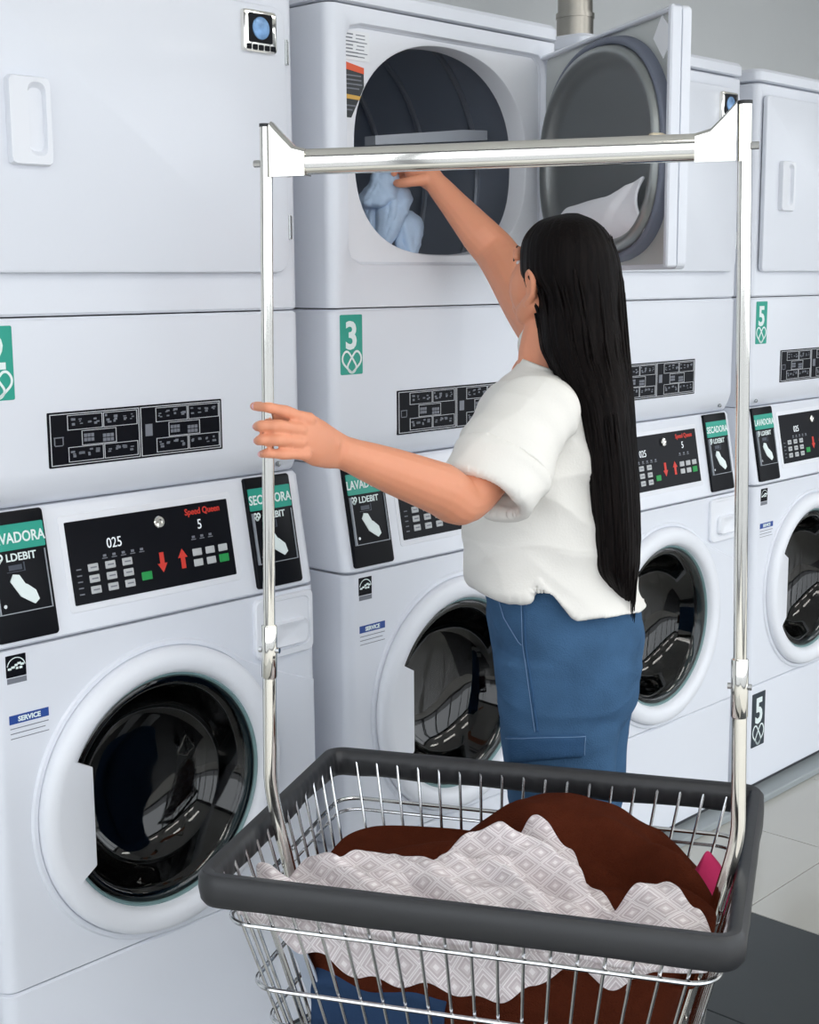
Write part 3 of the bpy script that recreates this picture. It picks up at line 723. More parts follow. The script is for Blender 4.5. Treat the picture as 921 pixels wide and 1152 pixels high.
def sheet_mat():
    m = bpy.data.materials.new('printed_cotton'); m.use_nodes = True; nt = m.node_tree; b = nt.nodes['Principled BSDF']; b.inputs['Roughness'].default_value = .85; b.inputs['Specular IOR Level'].default_value = .15
    N = nt.nodes.new; lk = nt.links.new
    uvn = N('ShaderNodeUVMap'); mp = N('ShaderNodeMapping'); mp.inputs['Rotation'].default_value = (0, 0, math.radians(40)); lk(uvn.outputs[0], mp.inputs[0])
    sep = N('ShaderNodeSeparateXYZ'); lk(mp.outputs[0], sep.inputs[0])
    def op(o, a, b_=None, v=None):
        n = N('ShaderNodeMath'); n.operation = o
        lk(a, n.inputs[0])
        if b_ is not None: lk(b_, n.inputs[1])
        if v is not None: n.inputs[1].default_value = v
        return n.outputs[0]
    def cell(x): return op('ABSOLUTE', op('SUBTRACT', op('FRACT', x), v=.5))
    d = op('MAXIMUM', cell(sep.outputs[0]), cell(sep.outputs[1]))
    rp = N('ShaderNodeValToRGB'); lk(d, rp.inputs[0]); cr_ = rp.color_ramp; cr_.interpolation = 'CONSTANT'
    cols = [(0, (244, 238, 239)), (.10, (220, 211, 213)), (.20, (204, 193, 196)), (.30, (240, 234, 235)), (.345, (212, 202, 205)), (.44, (246, 241, 242)), (.475, (222, 214, 216))]
    cr_.elements[0].position = 0; cr_.elements[0].color = (*lin(cols[0][1]), 1)
    cr_.elements[1].position = cols[1][0]; cr_.elements[1].color = (*lin(cols[1][1]), 1)
    for p, c in cols[2:]:
        e = cr_.elements.new(p); e.color = (*lin(c), 1)
    cells = N('ShaderNodeTexWhiteNoise'); cells.noise_dimensions = '2D'; vm = N('ShaderNodeVectorMath'); vm.operation = 'FLOOR'; lk(mp.outputs[0], vm.inputs[0]); lk(vm.outputs[0], cells.inputs['Vector'])
    mx = N('ShaderNodeMix'); mx.data_type = 'RGBA'; mx.blend_type = 'MULTIPLY'; mx.inputs[0].default_value = 1
    r2 = N('ShaderNodeMapRange'); r2.inputs['To Min'].default_value = .88; r2.inputs['To Max'].default_value = 1.05; lk(cells.outputs['Value'], r2.inputs['Value'])
    lk(rp.outputs[0], mx.inputs[6]); lk(r2.outputs[0], mx.inputs[7]); lk(mx.outputs[2], b.inputs['Base Color'])
    return m
M_SHEET = sheet_mat()
M_BROWN = mat('brown_towelling', (80, 37, 23), .95, bump=.9, bscale=420, var=.2, vscale=40, spec=.03)
M_NAVY = mat('navy_cotton', (44, 66, 98), .9, bump=.2, bscale=300, var=.12, spec=.15)
M_PINK = mat('pink_cotton', (200, 52, 104), .8, bump=.2, bscale=200, var=.1, spec=.2)
M_PALE = mat('pale_grey_blue_cotton', (190, 200, 216), .9, bump=.2, bscale=200, var=.08, spec=.15)
def walls(z): return HA-inset(z)-.012, HB-inset(z)-.012
def clampin(p, g=0.):
    a, b = walls(p.z); return Vector((max(-a+g, min(a-g, p.x)), max(-b+g, min(b-g, p.y)), p.z))
def interp(x, P):
    if x <= P[0][0]: return P[0][1]
    for (a, b), (c, d) in zip(P, P[1:]):
        if x <= c: t = (x-a)/(c-a); t = t*t*(3-2*t); return b+(d-b)*t
    return P[-1][1]
def wr(x, y, ang, fa, fb, seed):
    """creases running along direction ang: frequency fa along, fb across"""
    c, s_ = math.cos(ang), math.sin(ang); u, w = x*c+y*s_, -x*s_+y*c
    q = Vector((u*fa, w*fb, seed)); k = noise.noise(Vector((u*4, w*4, seed+9)))*1.2
    return 1-2.2*abs(noise.noise(q+Vector((0, k, 0))))
# filling brown towel underneath
def brown_low(u, v):
    th = u*2*PI
    z = .36+.27*smooth_(0, .75, v); k = 1 if v < .75 else math.cos((v-.75)/.25*PI/2)
    if v >= .75: z = .63-.02*math.sin((v-.75)/.25*PI/2)
    a, b = walls(z); a -= .012; b -= .014
    c, s_ = math.cos(th), math.sin(th); x, y = a*math.copysign(abs(c)**.42, c)*k, b*math.copysign(abs(s_)**.42, s_)*k
    f = max(-.3, wr(x+y*.4, z*1.2+y*.2, .5, 4, 12, 2.))*.016
    kk = 1-max(0, -f+.006)*2.5; return (x*kk, y*kk, z+f*.3)
cloth('towel', M_BROWN, brown_low, 140, 40, .004, 'dark brown towel lying at the bottom of the wire laundry cart', cat='towel', parent_mat=CMAT)
def navy(u, v):
    x = -.225+.18*u+v*.02; z = .415+.17*v
    a, b = walls(z); y = -b+.002+.010*(wr(x, z, 1.2, 5, 16, 8.)*.5+.5)+.03*smooth_(.8, 1, v)
    return clampin(Vector((x, y, z+.008*math.sin(u*11)*v)))
cloth('garment', M_NAVY, navy, 50, 30, .003, 'dark blue garment low in the front left corner of the cart', cat='clothing', parent_mat=CMAT)
def pale(u, v):
    z = .46+.18*v; a, b = walls(z)
    x = -a+.003+.014*(wr(u*.2, z, 1.1, 4, 14, 4.)*.5+.5)+.05*smooth_(.6, 1, u); y = -b+.012+.15*(1-u)
    return clampin(Vector((x, y, z)))
cloth('garment', M_PALE, pale, 40, 30, .003, 'pale grey-blue garment in the left end of the cart under the sheet', cat='clothing', parent_mat=CMAT)
# brown towel on top at the back right
def brown_h(x, y):
    def blob(cx, cy, rx, ry, h, ang=0., p=2.2):
        c, s_ = math.cos(ang), math.sin(ang); a, b = ((x-cx)*c+(y-cy)*s_)/rx, (-(x-cx)*s_+(y-cy)*c)/ry
        return .575+(h-.575)*math.exp(-(abs(a)**p+abs(b)**p))
    H = [blob(.085, .11, .20, .105, .712, -.15, 3.), blob(-.105, .045, .15, .07, .672, .15), blob(.235, -.015, .15, .040, .690, -.95, 2.4), blob(.15, -.04, .11, .07, .655, -.3)]
    k = 60.; h = math.log(sum(math.exp(k*a) for a in H))/k-.014+.020*wr(x, y, -.55, 2.2, 8, 14.)*smooth_(-.12, .08, x)
    for (ax, ay), (bx, by), dp in (((.09, .045), (.29, -.045), .022), ((.17, .095), (.29, .02), .012), ((-.06, .10), (.06, .035), .014)):
        dx, dy = bx-ax, by-ay; l = math.hypot(dx, dy); t = ((x-ax)*dx+(y-ay)*dy)/l/l; d = ((x-ax)*dy-(y-ay)*dx)/l+.012*math.sin(t*5)
        e = smooth_(-.1, .25, t)*(1-smooth_(.9, 1.15, t)); h += e*dp*(.6*math.exp(-((d+.022)/.016)**2)-math.exp(-(d/.011)**2))
    return h+.007*wr(x, y, -.75, 3, 12, 1.)+.002*noise.noise(Vector((x*60, y*60, 2)))
def brown_top(u, v):
    x = -.235+.535*u; y = .215-.36*v
    return clampin(Vector((x, y, brown_h(x, y))), .004)
cloth('towel', M_BROWN, brown_top, 110, 80, .005, 'dark brown towel heaped over the back right of the cart', cat='towel', parent_mat=CMAT)
def pinkf(u, v):
    x = .235+.072*u; y = -.045+.13*v
    h = .625+.055*math.exp(-((u-.5)/.35)**2-((v-.8)/.22)**2)+.025*math.exp(-((u-.6)/.5)**2-((v-.35)/.4)**2)+.010*wr(x*1.5, y, 1.2, 10, 26, 6.)
    return clampin(Vector((x, y, h)), .002)
cloth('garment', M_PINK, pinkf, 40, 40, .002, 'bright pink garment tucked in the right end of the cart', cat='clothing', parent_mat=CMAT)
RIDGE = [(-.31, -.13), (-.22, -.09), (-.13, -.045), (-.04, .0), (.03, .028), (.09, .0), (.14, -.075), (.17, -.105), (.225, -.085), (.27, -.125), (.31, -.18)]
RZS = [(-.31, .652), (-.22, .668), (-.1, .674), (.03, .690), (.10, .684), (.15, .650), (.22, .668), (.27, .662), (.31, .650)]
HEM = [(-.32, .655), (-.27, .64), (-.215, .608), (-.136, .578), (-.055, .580), (.03, .570), (.085, .595), (.135, .644), (.18, .615), (.217, .632), (.26, .655), (.31, .69)]
def sheetf(u, v):
    x = -.312+.61*u; r_ = interp(x, RIDGE); rz = interp(x, RZS); hem = interp(x, HEM)+.006*math.sin(x*90)
    zf = .660+.006*math.sin(x*22); fr = -(HB-inset(zf)-.014)
    if v < .12:
        t = v/.12; y = r_+.035*(1-t); z = rz-.075*(1-t)**1.6
    elif v < .66:
        t = (v-.12)/.54; y = r_+(fr-r_)*t; z = rz+(zf-rz)*t
    else:
        t = (v-.66)/.34; z = zf+(hem-zf)*t; y = 0
    amp = smooth_(0, .14, v)*(1-.7*smooth_(.52, .66, v))
    if v < .66:
        w = .030*wr(x, y, -.62, 2.6, 10, 11.)+.017*wr(x, y, -.30, 4, 20, 3.)+.009*wr(x, y, -.7, 7, 32, 6.)
        z += amp*(w-.013)
        y += amp*.012*wr(x, y, -.5, 4, 14, 21.)
        p = Vector((x, y, max(z, brown_h(x, y)+.009)))
    else:
        a, b = walls(z); p = Vector((x*(1-.03*t), -b+.001+.013*smooth_(0, .2, t)*(wr(x, z, 1.0, 4, 12, 7.)*.5+.5), z))
    return clampin(p, .001)
cloth('bed_sheet', M_SHEET, sheetf, 240, 190, .0025, 'pale lilac bed sheet printed with small diamonds, spilling over the front of the cart', uv=(35, 35), cat='bed sheet', parent_mat=CMAT)
#PART4
# ------------------------------------------------------------------ the person
PF = Vector((-.682, .731, 0)).normalized(); PLf = Vector((-PF.y, PF.x, 0)); PLf = -PLf if PLf.dot(cf) > 0 else PLf   # forward, left (towards the viewer)
PO = at(640, 740, 2.42); PO.z = 0
person = empty('person', PO)
tag(person, 'person with long black hair in white shirt and blue jeans reaching into the dryer', 'person')
UP = Vector((0, 0, 1))
def S(px, py, l=0.):
    """point of the photograph's outline, taken in the upright plane l metres to the person's left"""
    d = ray(px, py); t = (l-(CAM-PO).dot(PLf))/d.dot(PLf); return CAM+d*t
def ring(fx, fy, bx, by, w, lc=0., n=32, e=2.3):
    A, B = S(fx, fy, lc), S(bx, by, lc); c = (A+B)/2; h = (A-B)/2; L = []
    for i in range(n):
        t = 2*PI*i/n; a, b = math.cos(t), math.sin(t)
        L.append(c+h*math.copysign(abs(a)**(2/e), a)+PLf*w*math.copysign(abs(b)**(2/e), b))
    return L
def chain(mb, pts, n=14, wide=None):
    """closed rounded tube through (point, radius) pairs; wide = (axis, factor) flattens across"""
    P = [Vector(p) for p, r in pts]; R = [r for p, r in pts]
    # hermite resample
    Q = []; QR = []
    for i in range(len(P)-1):
        p0, p1, p2, p3 = P[max(i-1, 0)], P[i], P[i+1], P[min(i+2, len(P)-1)]
        for k in range(5):
            t = k/5; Q.append(.5*((2*p1)+(p2-p0)*t+(2*p0-5*p1+4*p2-p3)*t*t+(3*p1-p0-3*p2+p3)*t**3)); QR.append(R[i]+(R[i+1]-R[i])*t)
    Q.append(P[-1]); QR.append(R[-1])
    d0 = (Q[0]-Q[1]).normalized(); d1 = (Q[-1]-Q[-2]).normalized(); A = []; AR = []
    for a in (80, 60, 35, 15): A.append(Q[0]+d0*QR[0]*math.sin(math.radians(a))); AR.append(QR[0]*math.cos(math.radians(a)))
    B = []; BR = []
    for a in (15, 35, 60, 80): B.append(Q[-1]+d1*QR[-1]*math.sin(math.radians(a))); BR.append(QR[-1]*math.cos(math.radians(a)))
    Q = A+Q+B; QR = AR+QR+BR; L = []; up = None
    for i, p in enumerate(Q):
        t = (Q[min(i+1, len(Q)-1)]-Q[max(i-1, 0)]).normalized()
        if up is None: up = (wide[0] if wide else t.orthogonal()); 
        up = (up-t*up.dot(t)).normalized(); sd = t.cross(up)
        f = wide[1] if wide else 1.
        L.append([p+up*math.cos(2*PI*j/n)*QR[i]*f+sd*math.sin(2*PI*j/n)*QR[i] for j in range(n)])
    return mb.loops(L, True, True)
def ellipsoid(mb, c, ax, n=20, m=12):
    """ax: three half-axis vectors"""
    L = []
    for i in range(1, m):
        ph = PI*i/m; L.append([c-ax[2]*math.cos(ph)+(ax[0]*math.cos(2*PI*j/n)+ax[1]*math.sin(2*PI*j/n))*math.sin(ph) for j in range(n)])
    return mb.loops(L, True, True)
def remesh(mb, name, voxel, smooth=6, fac=.5):
    me = mb.mesh(name)
    bm = bmesh.new(); bm.from_mesh(me); bmesh.ops.recalc_face_normals(bm, faces=bm.faces[:]); bm.to_mesh(me); bm.free()
    o = bpy.data.objects.new(name, me); COL.objects.link(o)
    r = o.modifiers.new('r', 'REMESH'); r.mode = 'VOXEL'; r.voxel_size = voxel; r.use_smooth_shade = True
    if smooth: s_ = o.modifiers.new('s', 'SMOOTH'); s_.iterations = smooth; s_.factor = fac
    bpy.context.view_layer.update()
    out = bpy.data.meshes.new_from_object(o.evaluated_get(bpy.context.evaluated_depsgraph_get())); bpy.data.objects.remove(o)
    out.polygons.foreach_set('use_smooth', [True]*len(out.polygons)); out.materials.clear(); out.name = name; return out
def pchild(name, me, m, par=None):
    # mesh is in world space: move it into the person's frame
    me.transform(Matrix.Translation(-PO)); me.update(); return link(name, me, m, par or person)
M_SKIN = mat('skin', (226, 153, 120), .5, bump=.05, bscale=160, var=.05, vscale=12)
M_SKIN.node_tree.nodes['Principled BSDF'].inputs['Subsurface Weight'].default_value = .12
M_SKIN.node_tree.nodes['Principled BSDF'].inputs['Subsurface Radius'].default_value = (.012, .004, .002)
M_SHIRT = mat('white_cotton', (236, 234, 229), .9, bump=.12, bscale=260, spec=.1)
M_DENIM = mat('blue_denim', (64, 96, 130), .9, bump=.45, bscale=420, var=.30, vscale=16, spec=.1)
M_DENIM2 = mat('blue_denim_flap', (56, 88, 124), .9, bump=.45, bscale=420, var=.28, vscale=22, spec=.1)
M_STITCH = mat('denim_stitch', (112, 142, 178), .9)
# --- body: head, neck, trunk, arms and hands as one surface
body = MB()
FH = (PF*math.cos(math.radians(50))-PLf*math.sin(math.radians(50))).normalized()     # the face is turned away
HL = Vector((-FH.y, FH.x, 0)); HL = HL if HL.dot(PLf) > 0 else -HL                       # its left side
FHu = (FH*math.cos(math.radians(12))+UP*math.sin(math.radians(12))); HU = FHu.cross(HL); HU = HU if HU.z > 0 else -HU
HC = S(634, 308, -.004)
ellipsoid(body, HC+FHu*-.004+HU*.002, (FHu*.084, HL*.069, HU*.080))                    # skull
ellipsoid(body, HC+FHu*.042-HU*.030, (FHu*.056, HL*.060, HU*.062))                      # mid face
ellipsoid(body, HC+FHu*.064-HU*.068, (FHu*.030, HL*.034, HU*.028))                      # chin
chain(body, [(HC+FHu*.066-HU*.078, .018), (HC+FHu*.030-HU*.072+HL*.040, .020), (HC+FHu*.0-HU*.046+HL*.056, .020)])  # jaw
chain(body, [(HC+FHu*.066-HU*.078, .018), (HC+FHu*.030-HU*.072-HL*.040, .020), (HC+FHu*.0-HU*.046-HL*.056, .020)])
chain(body, [(HC+FHu*.090+HU*.008, .009), (HC+FHu*.106-HU*.022, .010), (HC+FHu*.104-HU*.034, .012)])               # nose
chain(body, [(HC+FHu*.082-HU*.052+HL*.018, .006), (HC+FHu*.094-HU*.050, .0085), (HC+FHu*.082-HU*.052-HL*.018, .006)])  # lips
chain(body, [(HC+FHu*.080-HU*.062+HL*.014, .006), (HC+FHu*.090-HU*.061, .0085), (HC+FHu*.080-HU*.062-HL*.014, .006)])
for s_ in (1, -1): chain(body, [(HC+FHu*.088+HU*.018+HL*s_*.012, .007), (HC+FHu*.082+HU*.022+HL*s_*.032, .008), (HC+FHu*.062+HU*.016+HL*s_*.052, .007)])  # brow
EAR = HC+FHu*-.004-HU*.022
for s_ in (1, -1):
    ec = EAR+HL*s_*.074
    chain(body, [(ec-HU*.028+FHu*.006, .005), (ec-HU*.010-FHu*.010+HL*s_*.006, .0055), (ec+HU*.014-FHu*.012+HL*s_*.010, .006), (ec+HU*.026-FHu*.002+HL*s_*.008, .006), (ec+HU*.020+FHu*.010+HL*s_*.003, .005), (ec+HU*.004+FHu*.010, .004)], 8)
    ellipsoid(body, ec-FHu*.002, (FHu*.013, HL*.006, HU*.026), 10, 8)
NB = S(606, 425, 0)
chain(body, [(HC-HU*.05-FHu*.006, .046), (S(613, 386, -.004), .041), (S(613, 428, 0), .048)], 18)
tr = [ring(588, 424, 640, 424, .07), ring(566, 445, 665, 445, .125), ring(545, 480, 672, 480, .14), ring(536, 520, 680, 520, .14), ring(545, 600, 682, 600, .125), ring(556, 650, 690, 650, .135), ring(565, 720, 700, 720, .145)]
body.loops(tr, True, True)
# arms
SHL, ELL, WRL = S(610, 452, .155), at(522, 560, 2.10), at(383, 508, 1.915)
chain(body, [(S(614, 460, .10), .040), (SHL-UP*.006, .040), (lerp(SHL, ELL, .5), .042), (ELL+(ELL-WRL).normalized()*.004, .0375), (lerp(ELL, WRL, .22), .0395), (lerp(ELL, WRL, .6), .033), (lerp(ELL, WRL, .9), .0245), (WRL, .0225)], 18)
SHR, ELR, WRR = S(624, 398, -.150), at(562, 290, 2.70), at(489, 205, 2.735)
chain(body, [(S(606, 428, -.10), .052), (SHR, .048), (lerp(SHR, ELR, .5), .045), (ELR, .042), (lerp(ELR, WRR, .3), .038), (lerp(ELR, WRR, .7), .028), (WRR, .0215)], 18)
# left hand closed round the cart post: knuckles towards the viewer, fingertips beyond the post
DP = 1.962
chain(body, [(lerp(ELL, WRL, .93), .0105), (WRL, .0118), (at(370, 504, 1.887), .0138), (at(358, 499, 1.860), .0152), (at(347, 494, 1.840), .0145), (at(338, 491, 1.827), .0115)], 18, (UP, 2.05))
chain(body, [(at(372, 499, 1.885), .014), (at(356, 483, 1.858), .0145), (at(345, 474, 1.837), .0120)], 14)
for k, (K, A, B, C, r) in enumerate((
    ((347, 472, 1.831), (321, 463, 1.809), (300, 458, 1.805), (286, 457, 1.825), .0080),
    ((337, 483, 1.820), (313, 479, 1.796), (294, 479, 1.799), (289, 480, 1.831), .0082),
    ((337, 497, 1.821), (313, 495, 1.796), (294, 495, 1.799), (290, 496, 1.831), .0079),
    ((343, 511, 1.827), (319, 511, 1.805), (300, 510, 1.803), (295, 511, 1.831), .0070))):
    chain(body, [(at(*K), r+.0022), (lerp(at(*K), at(*A), .5), r*.97), (at(*A), r+.0006), (lerp(at(*A), at(*B), .5), r*.92), (at(*B), r*.93), (at(*C), r*.76)], 12)
chain(body, [(at(358, 482, 1.865), .013), (at(338, 472, 1.863), .0110), (at(320, 467, 1.861), .0098), (at(305, 466, 1.857), .0082)], 12)
# right hand pinching the blue garment
chain(body, [(WRR, .0205), (at(479, 196, 2.745), .0235), (at(468, 191, 2.752), .024)], 14, (UP, 1.1))
for K, A, B, C, r in (((468, 184, 2.735), (455, 181, 2.735), (446, 187, 2.742), (443, 195, 2.750), .0085), ((466, 188, 2.752), (453, 185, 2.755), (444, 190, 2.760), (441, 198, 2.765), .0088),
                      ((466, 193, 2.768), (454, 191, 2.774), (445, 196, 2.778), (442, 202, 2.780), .0084), ((468, 198, 2.780), (458, 198, 2.788), (450, 202, 2.790), (447, 206, 2.790), .0075)):
    chain(body, [(at(*K), r+.002), (at(*A), r), (at(*B), r*.93), (at(*C), r*.8)], 12)
chain(body, [(at(478, 202, 2.725), .012), (at(464, 204, 2.722), .0105), (at(452, 206, 2.730), .0092), (at(446, 206, 2.742), .0075)], 12)
pchild('body', remesh(body, 'body', .0022, 5), M_SKIN)
M_NAIL = mat('nail_pink', (226, 176, 182), .3)
for (a_, b_, d_) in ((287, 457, 1.818), (288, 480, 1.822), (289, 496, 1.822), (294, 511, 1.823)):
    mb = MB(); ellipsoid(mb, at(a_, b_, d_), (cr*.0052, cf*.0022, cu*.0045), 12, 8); pchild('nail', mb.mesh('nail', True), M_NAIL)
# eyes and brows (mostly turned away)
M_EYE = mat('eye_white', (240, 238, 236), .2); M_BROWH = mat('brow_hair', (26, 20, 18), .7)
for s_ in (1, -1):
    mb = MB(); ellipsoid(mb, HC+FHu*.068+HL*s_*.030+HU*.004, (FHu*.010, HL*.013, HU*.006), 12, 8); pchild('eye', mb.mesh('eye', True), M_EYE)
    mb = MB(); chain(mb, [(HC+FHu*.092+HL*s_*.016+HU*.024, .0022), (HC+FHu*.085+HL*s_*.032+HU*.028, .0024), (HC+FHu*.070+HL*s_*.046+HU*.024, .0012)], 8); pchild('eyebrow', mb.mesh('eyebrow', True), M_BROWH)
    mb = MB(); chain(mb, [(HC+FHu*.088+HL*s_*.020+HU*.008, .0012), (HC+FHu*.088+HL*s_*.032+HU*.010, .0016), (HC+FHu*.078+HL*s_*.042+HU*.006, .0012)], 8); pchild('eyelashes', mb.mesh('eyelashes', True), M_BROWH)
# --- shirt
shirt = MB()
rows = [ring(586, 402, 644, 424, .070), ring(584, 407, 646, 427, .078), ring(577, 416, 654, 428, .112), ring(562, 435, 664, 440, .150), ring(542, 462, 674, 460, .170), ring(526, 492, 682, 490, .176), ring(519, 525, 688, 525, .172), ring(522, 560, 692, 560, .166),
        ring(528, 595, 698, 600, .162), ring(527, 622, 706, 628, .166), ring(531, 640, 716, 648, .170)]
HEMY = [(0, 650), (.6, 662), (1.05, 671), (1.14, 673), (1.27, 650), (1.62, 696), (2.1, 693), (2.6, 688), (3.0, 676), (3.4, 676), (4.5, 690), (5.0, 660), (5.4, 668), (6.3, 650)]
last = ring(534, 655, 724, 660, .175, n=32); hem = []
n_ = 192
def dense(r_):
    out = []; m = len(r_)
    for i in range(n_):
        t = i/n_*m; k = int(t); f = t-k; p0, p1, p2, p3 = r_[(k-1) % m], r_[k % m], r_[(k+1) % m], r_[(k+2) % m]
        out.append(.5*((2*p1)+(p2-p0)*f+(2*p0-5*p1+4*p2-p3)*f*f+(3*p1-p0-3*p2+p3)*f**3))
    return out
rows = [dense(r_) for r_ in rows]; last = dense(last)
for i, p in enumerate(last):
    th = 2*PI*i/n_; yv = float(np.interp(th, [a for a, b in HEMY], [b for a, b in HEMY])); z = S(640, yv, (p-PO).dot(PLf)).z; hem.append(Vector((p.x, p.y, z)))
c = sum(hem, Vector())/n_
shirt.loops(rows+[hem, [Vector((c.x+(p.x-c.x)*.6, c.y+(p.y-c.y)*.6, p.z+.004)) for p in hem]], True, True)
# sleeves: hollow, with turned-up cuffs
def tubewall(mb, secs, wall, n=36, flat=1.):
    """secs: (centre, radius); hollow tube with a wall, first end closed inside the trunk"""
    P = [c for c, r in secs]; L = []; up = None; fr = []
    for i, p in enumerate(P):
        t = (P[min(i+1, len(P)-1)]-P[max(i-1, 0)]).normalized()
        if up is None: up = PF
        up = (up-t*up.dot(t)).normalized(); fr.append((up, t.cross(up)))
    def rg(i, r): u_, s_ = fr[i]; return [P[i]+u_*math.cos(2*PI*j/n)*r+s_*math.sin(2*PI*j/n)*(r-(1-flat)*.067) for j in range(n)]
    for i, (c, r) in enumerate(secs): L.append(rg(i, r))
    for i in range(len(secs)-1, len(secs)//2-1, -1): L.append(rg(i, secs[i][1]-wall))
    return mb.loops(L, True, True)
CUL = at(547, 554, 2.120)
def sl_(t): return lerp(SHL+UP*.004, CUL, t)
tubewall(shirt, [(S(614, 458, .075), .052), (S(607, 458, .120), .060), (sl_(.12), .063), (sl_(.3), .065), (sl_(.48), .067), (sl_(.66), .0655), (sl_(.715), .065), (sl_(.72), .0700), (sl_(.86), .0700), (sl_(1.0), .0695)], .006, flat=.80)
chain(shirt, [(S(612, 466, .100), .052), (S(630, 515, .108), .052), (S(638, 560, .100), .042)], 20, (PF, 1.05))
tubewall(shirt, [(S(618, 424, -.06), .052), (S(620, 412, -.115), .058), (lerp(SHR, ELR, .04), .058), (lerp(SHR, ELR, .10), .056), (lerp(SHR, ELR, .15), .055)], .007)
def normals(me):
    a = np.empty(len(me.vertices)*3, dtype=np.float32); me.vertices.foreach_get('normal', a); return [Vector(x) for x in a.reshape(-1, 3)]
def displace(me, fn):
    N_ = normals(me); out = np.empty((len(me.vertices), 3), dtype=np.float32)
    for i, (v, nn) in enumerate(zip(me.vertices, N_)): out[i] = v.co+nn*fn(v.co-PO)
    me.vertices.foreach_set('co', out.ravel()); me.update()
sm_ = remesh(shirt, 'shirt', .0026, 2)
def shirt_folds(q):
    u, z, l = q.dot(PF), q.z, q.dot(PLf)
    w = .0130*wr(u+l*.4, z, .85, 2.2, 8.0, 31.)+.0070*wr(u-l*.3, z, -.45, 3, 11, 12.)+.0040*wr(u+l, z, .5, 5, 17, 5.)
    k = (1-smooth_(1.26, 1.33, z))
    return (w-.005)*k
displace(sm_, shirt_folds)
sh = pchild('shirt', sm_, M_SHIRT)
msm = sh.modifiers.new('settle', 'SMOOTH'); msm.iterations = 1; msm.factor = .5
# --- jeans
jeans = MB()
jeans.loops([ring(546, 640, 708, 648, .145), ring(548, 668, 716, 672, .158), ring(552, 700, 719, 700, .166), ring(557, 735, 717, 735, .170), ring(561, 770, 711, 775, .168), ring(566, 800, 700, 800, .155)], True, True)
def leg(lc, rows_): jeans.loops([ring(*r_[:4], r_[4], lc) for r_ in rows_], True, True)
leg(.080, [(557, 735, 708, 735, .088), (562, 780, 702, 780, .088), (566, 830, 690, 830, .087), (572, 880, 690, 880, .085), (580, 930, 688, 930, .082), (588, 1000, 684, 1000, .078), (592, 1080, 684, 1080, .078), (594, 1140, 684, 1140, .080), (594, 1175, 684, 1178, .082)])
leg(-.080, [(562, 735, 712, 735, .088), (572, 780, 709, 780, .088), (580, 830, 703, 830, .087), (590, 880, 698, 880, .085), (596, 930, 694, 930, .082), (604, 1000, 690, 1000, .078), (606, 1050, 690, 1050, .078), (606, 1090, 690, 1090, .080), (606, 1110, 690, 1113, .082)])
jm = remesh(jeans, 'jeans', .005, 8)
displace(jm, lambda q: .0045*wr(q.dot(PF), q.z, .3, 5, 13, 41.)+.0025*wr(q.dot(PLf), q.z, -.2, 6, 18, 22.))
bvh = BVHTree.FromPolygons([v.co.copy() for v in jm.vertices], [tuple(p.vertices) for p in jm.polygons])
shoe_z = min(v.co.z for v in jm.vertices)
je = pchild('jeans', jm, M_DENIM)
def hit(px, py):
    r_ = bvh.ray_cast(CAM, ray(px, py).normalized()); return (r_[0], r_[1]) if r_[0] else (None, None)
def patch(name, P4, m, off=.006, nu=24, nv=10):
    A, B, C, D = [Vector((x, y, 0)) for x, y in P4]; outer = []; inner = []; 
    for j in range(nv+1):
        for i in range(nu+1):
            q = lerp(lerp(A, B, i/nu), lerp(D, C, i/nu), j/nv); p, nn = hit(q.x, q.y)
            if p is None: return None
            e = min(i, nu-i, j, nv-j); outer.append(p+nn*(off if e else off*.5)); inner.append(p-nn*.002)
    N = len(outer); F = []
    for j in range(nv):
        for i in range(nu):
            a = j*(nu+1)+i; F.append((a, a+nu+1, a+nu+2, a+1)); F.append((N+a, N+a+1, N+a+nu+2, N+a+nu+1))
    bd_ = [i for i in range(nu+1)]+[j*(nu+1)+nu for j in range(1, nv+1)]+[nv*(nu+1)+i for i in range(nu-1, -1, -1)]+[j*(nu+1) for j in range(nv-1, 0, -1)]
    for a, b in zip(bd_, bd_[1:]+bd_[:1]): F.append((a, b, b+N, a+N))
    return pchild(name, new_mesh(name, outer+inner, F, True, 60), m, je)
def seam(name, pts, m, r=.0008, off=.001, k=14):
    P = []
    for (a, b), (c, d) in zip(pts, pts[1:]):
        for i in range(k):
            p, nn = hit(a+(c-a)*i/k, b+(d-b)*i/k)
            if p is not None: P.append(p+nn*off)
    if len(P) > 3: mb = MB(); mb.tube(P, r, 6); pchild(name, mb.mesh(name, True), m, je)
patch('pocket_flap', ((571, 828), (657, 826), (655, 851), (574, 858)), M_DENIM2)
seam('stitching', [(572, 830), (657, 828), (656, 849)], M_STITCH, .0007, .0065)
seam('stitching', [(586, 672), (588, 725), (597, 790), (602, 826)], M_STITCH)
seam('stitching', [(559, 668), (567, 695), (583, 722), (587, 726)], M_STITCH)
seam('seam', [(589, 672), (591, 725), (600, 790), (605, 826)], M_DENIM2, .0022, .0)
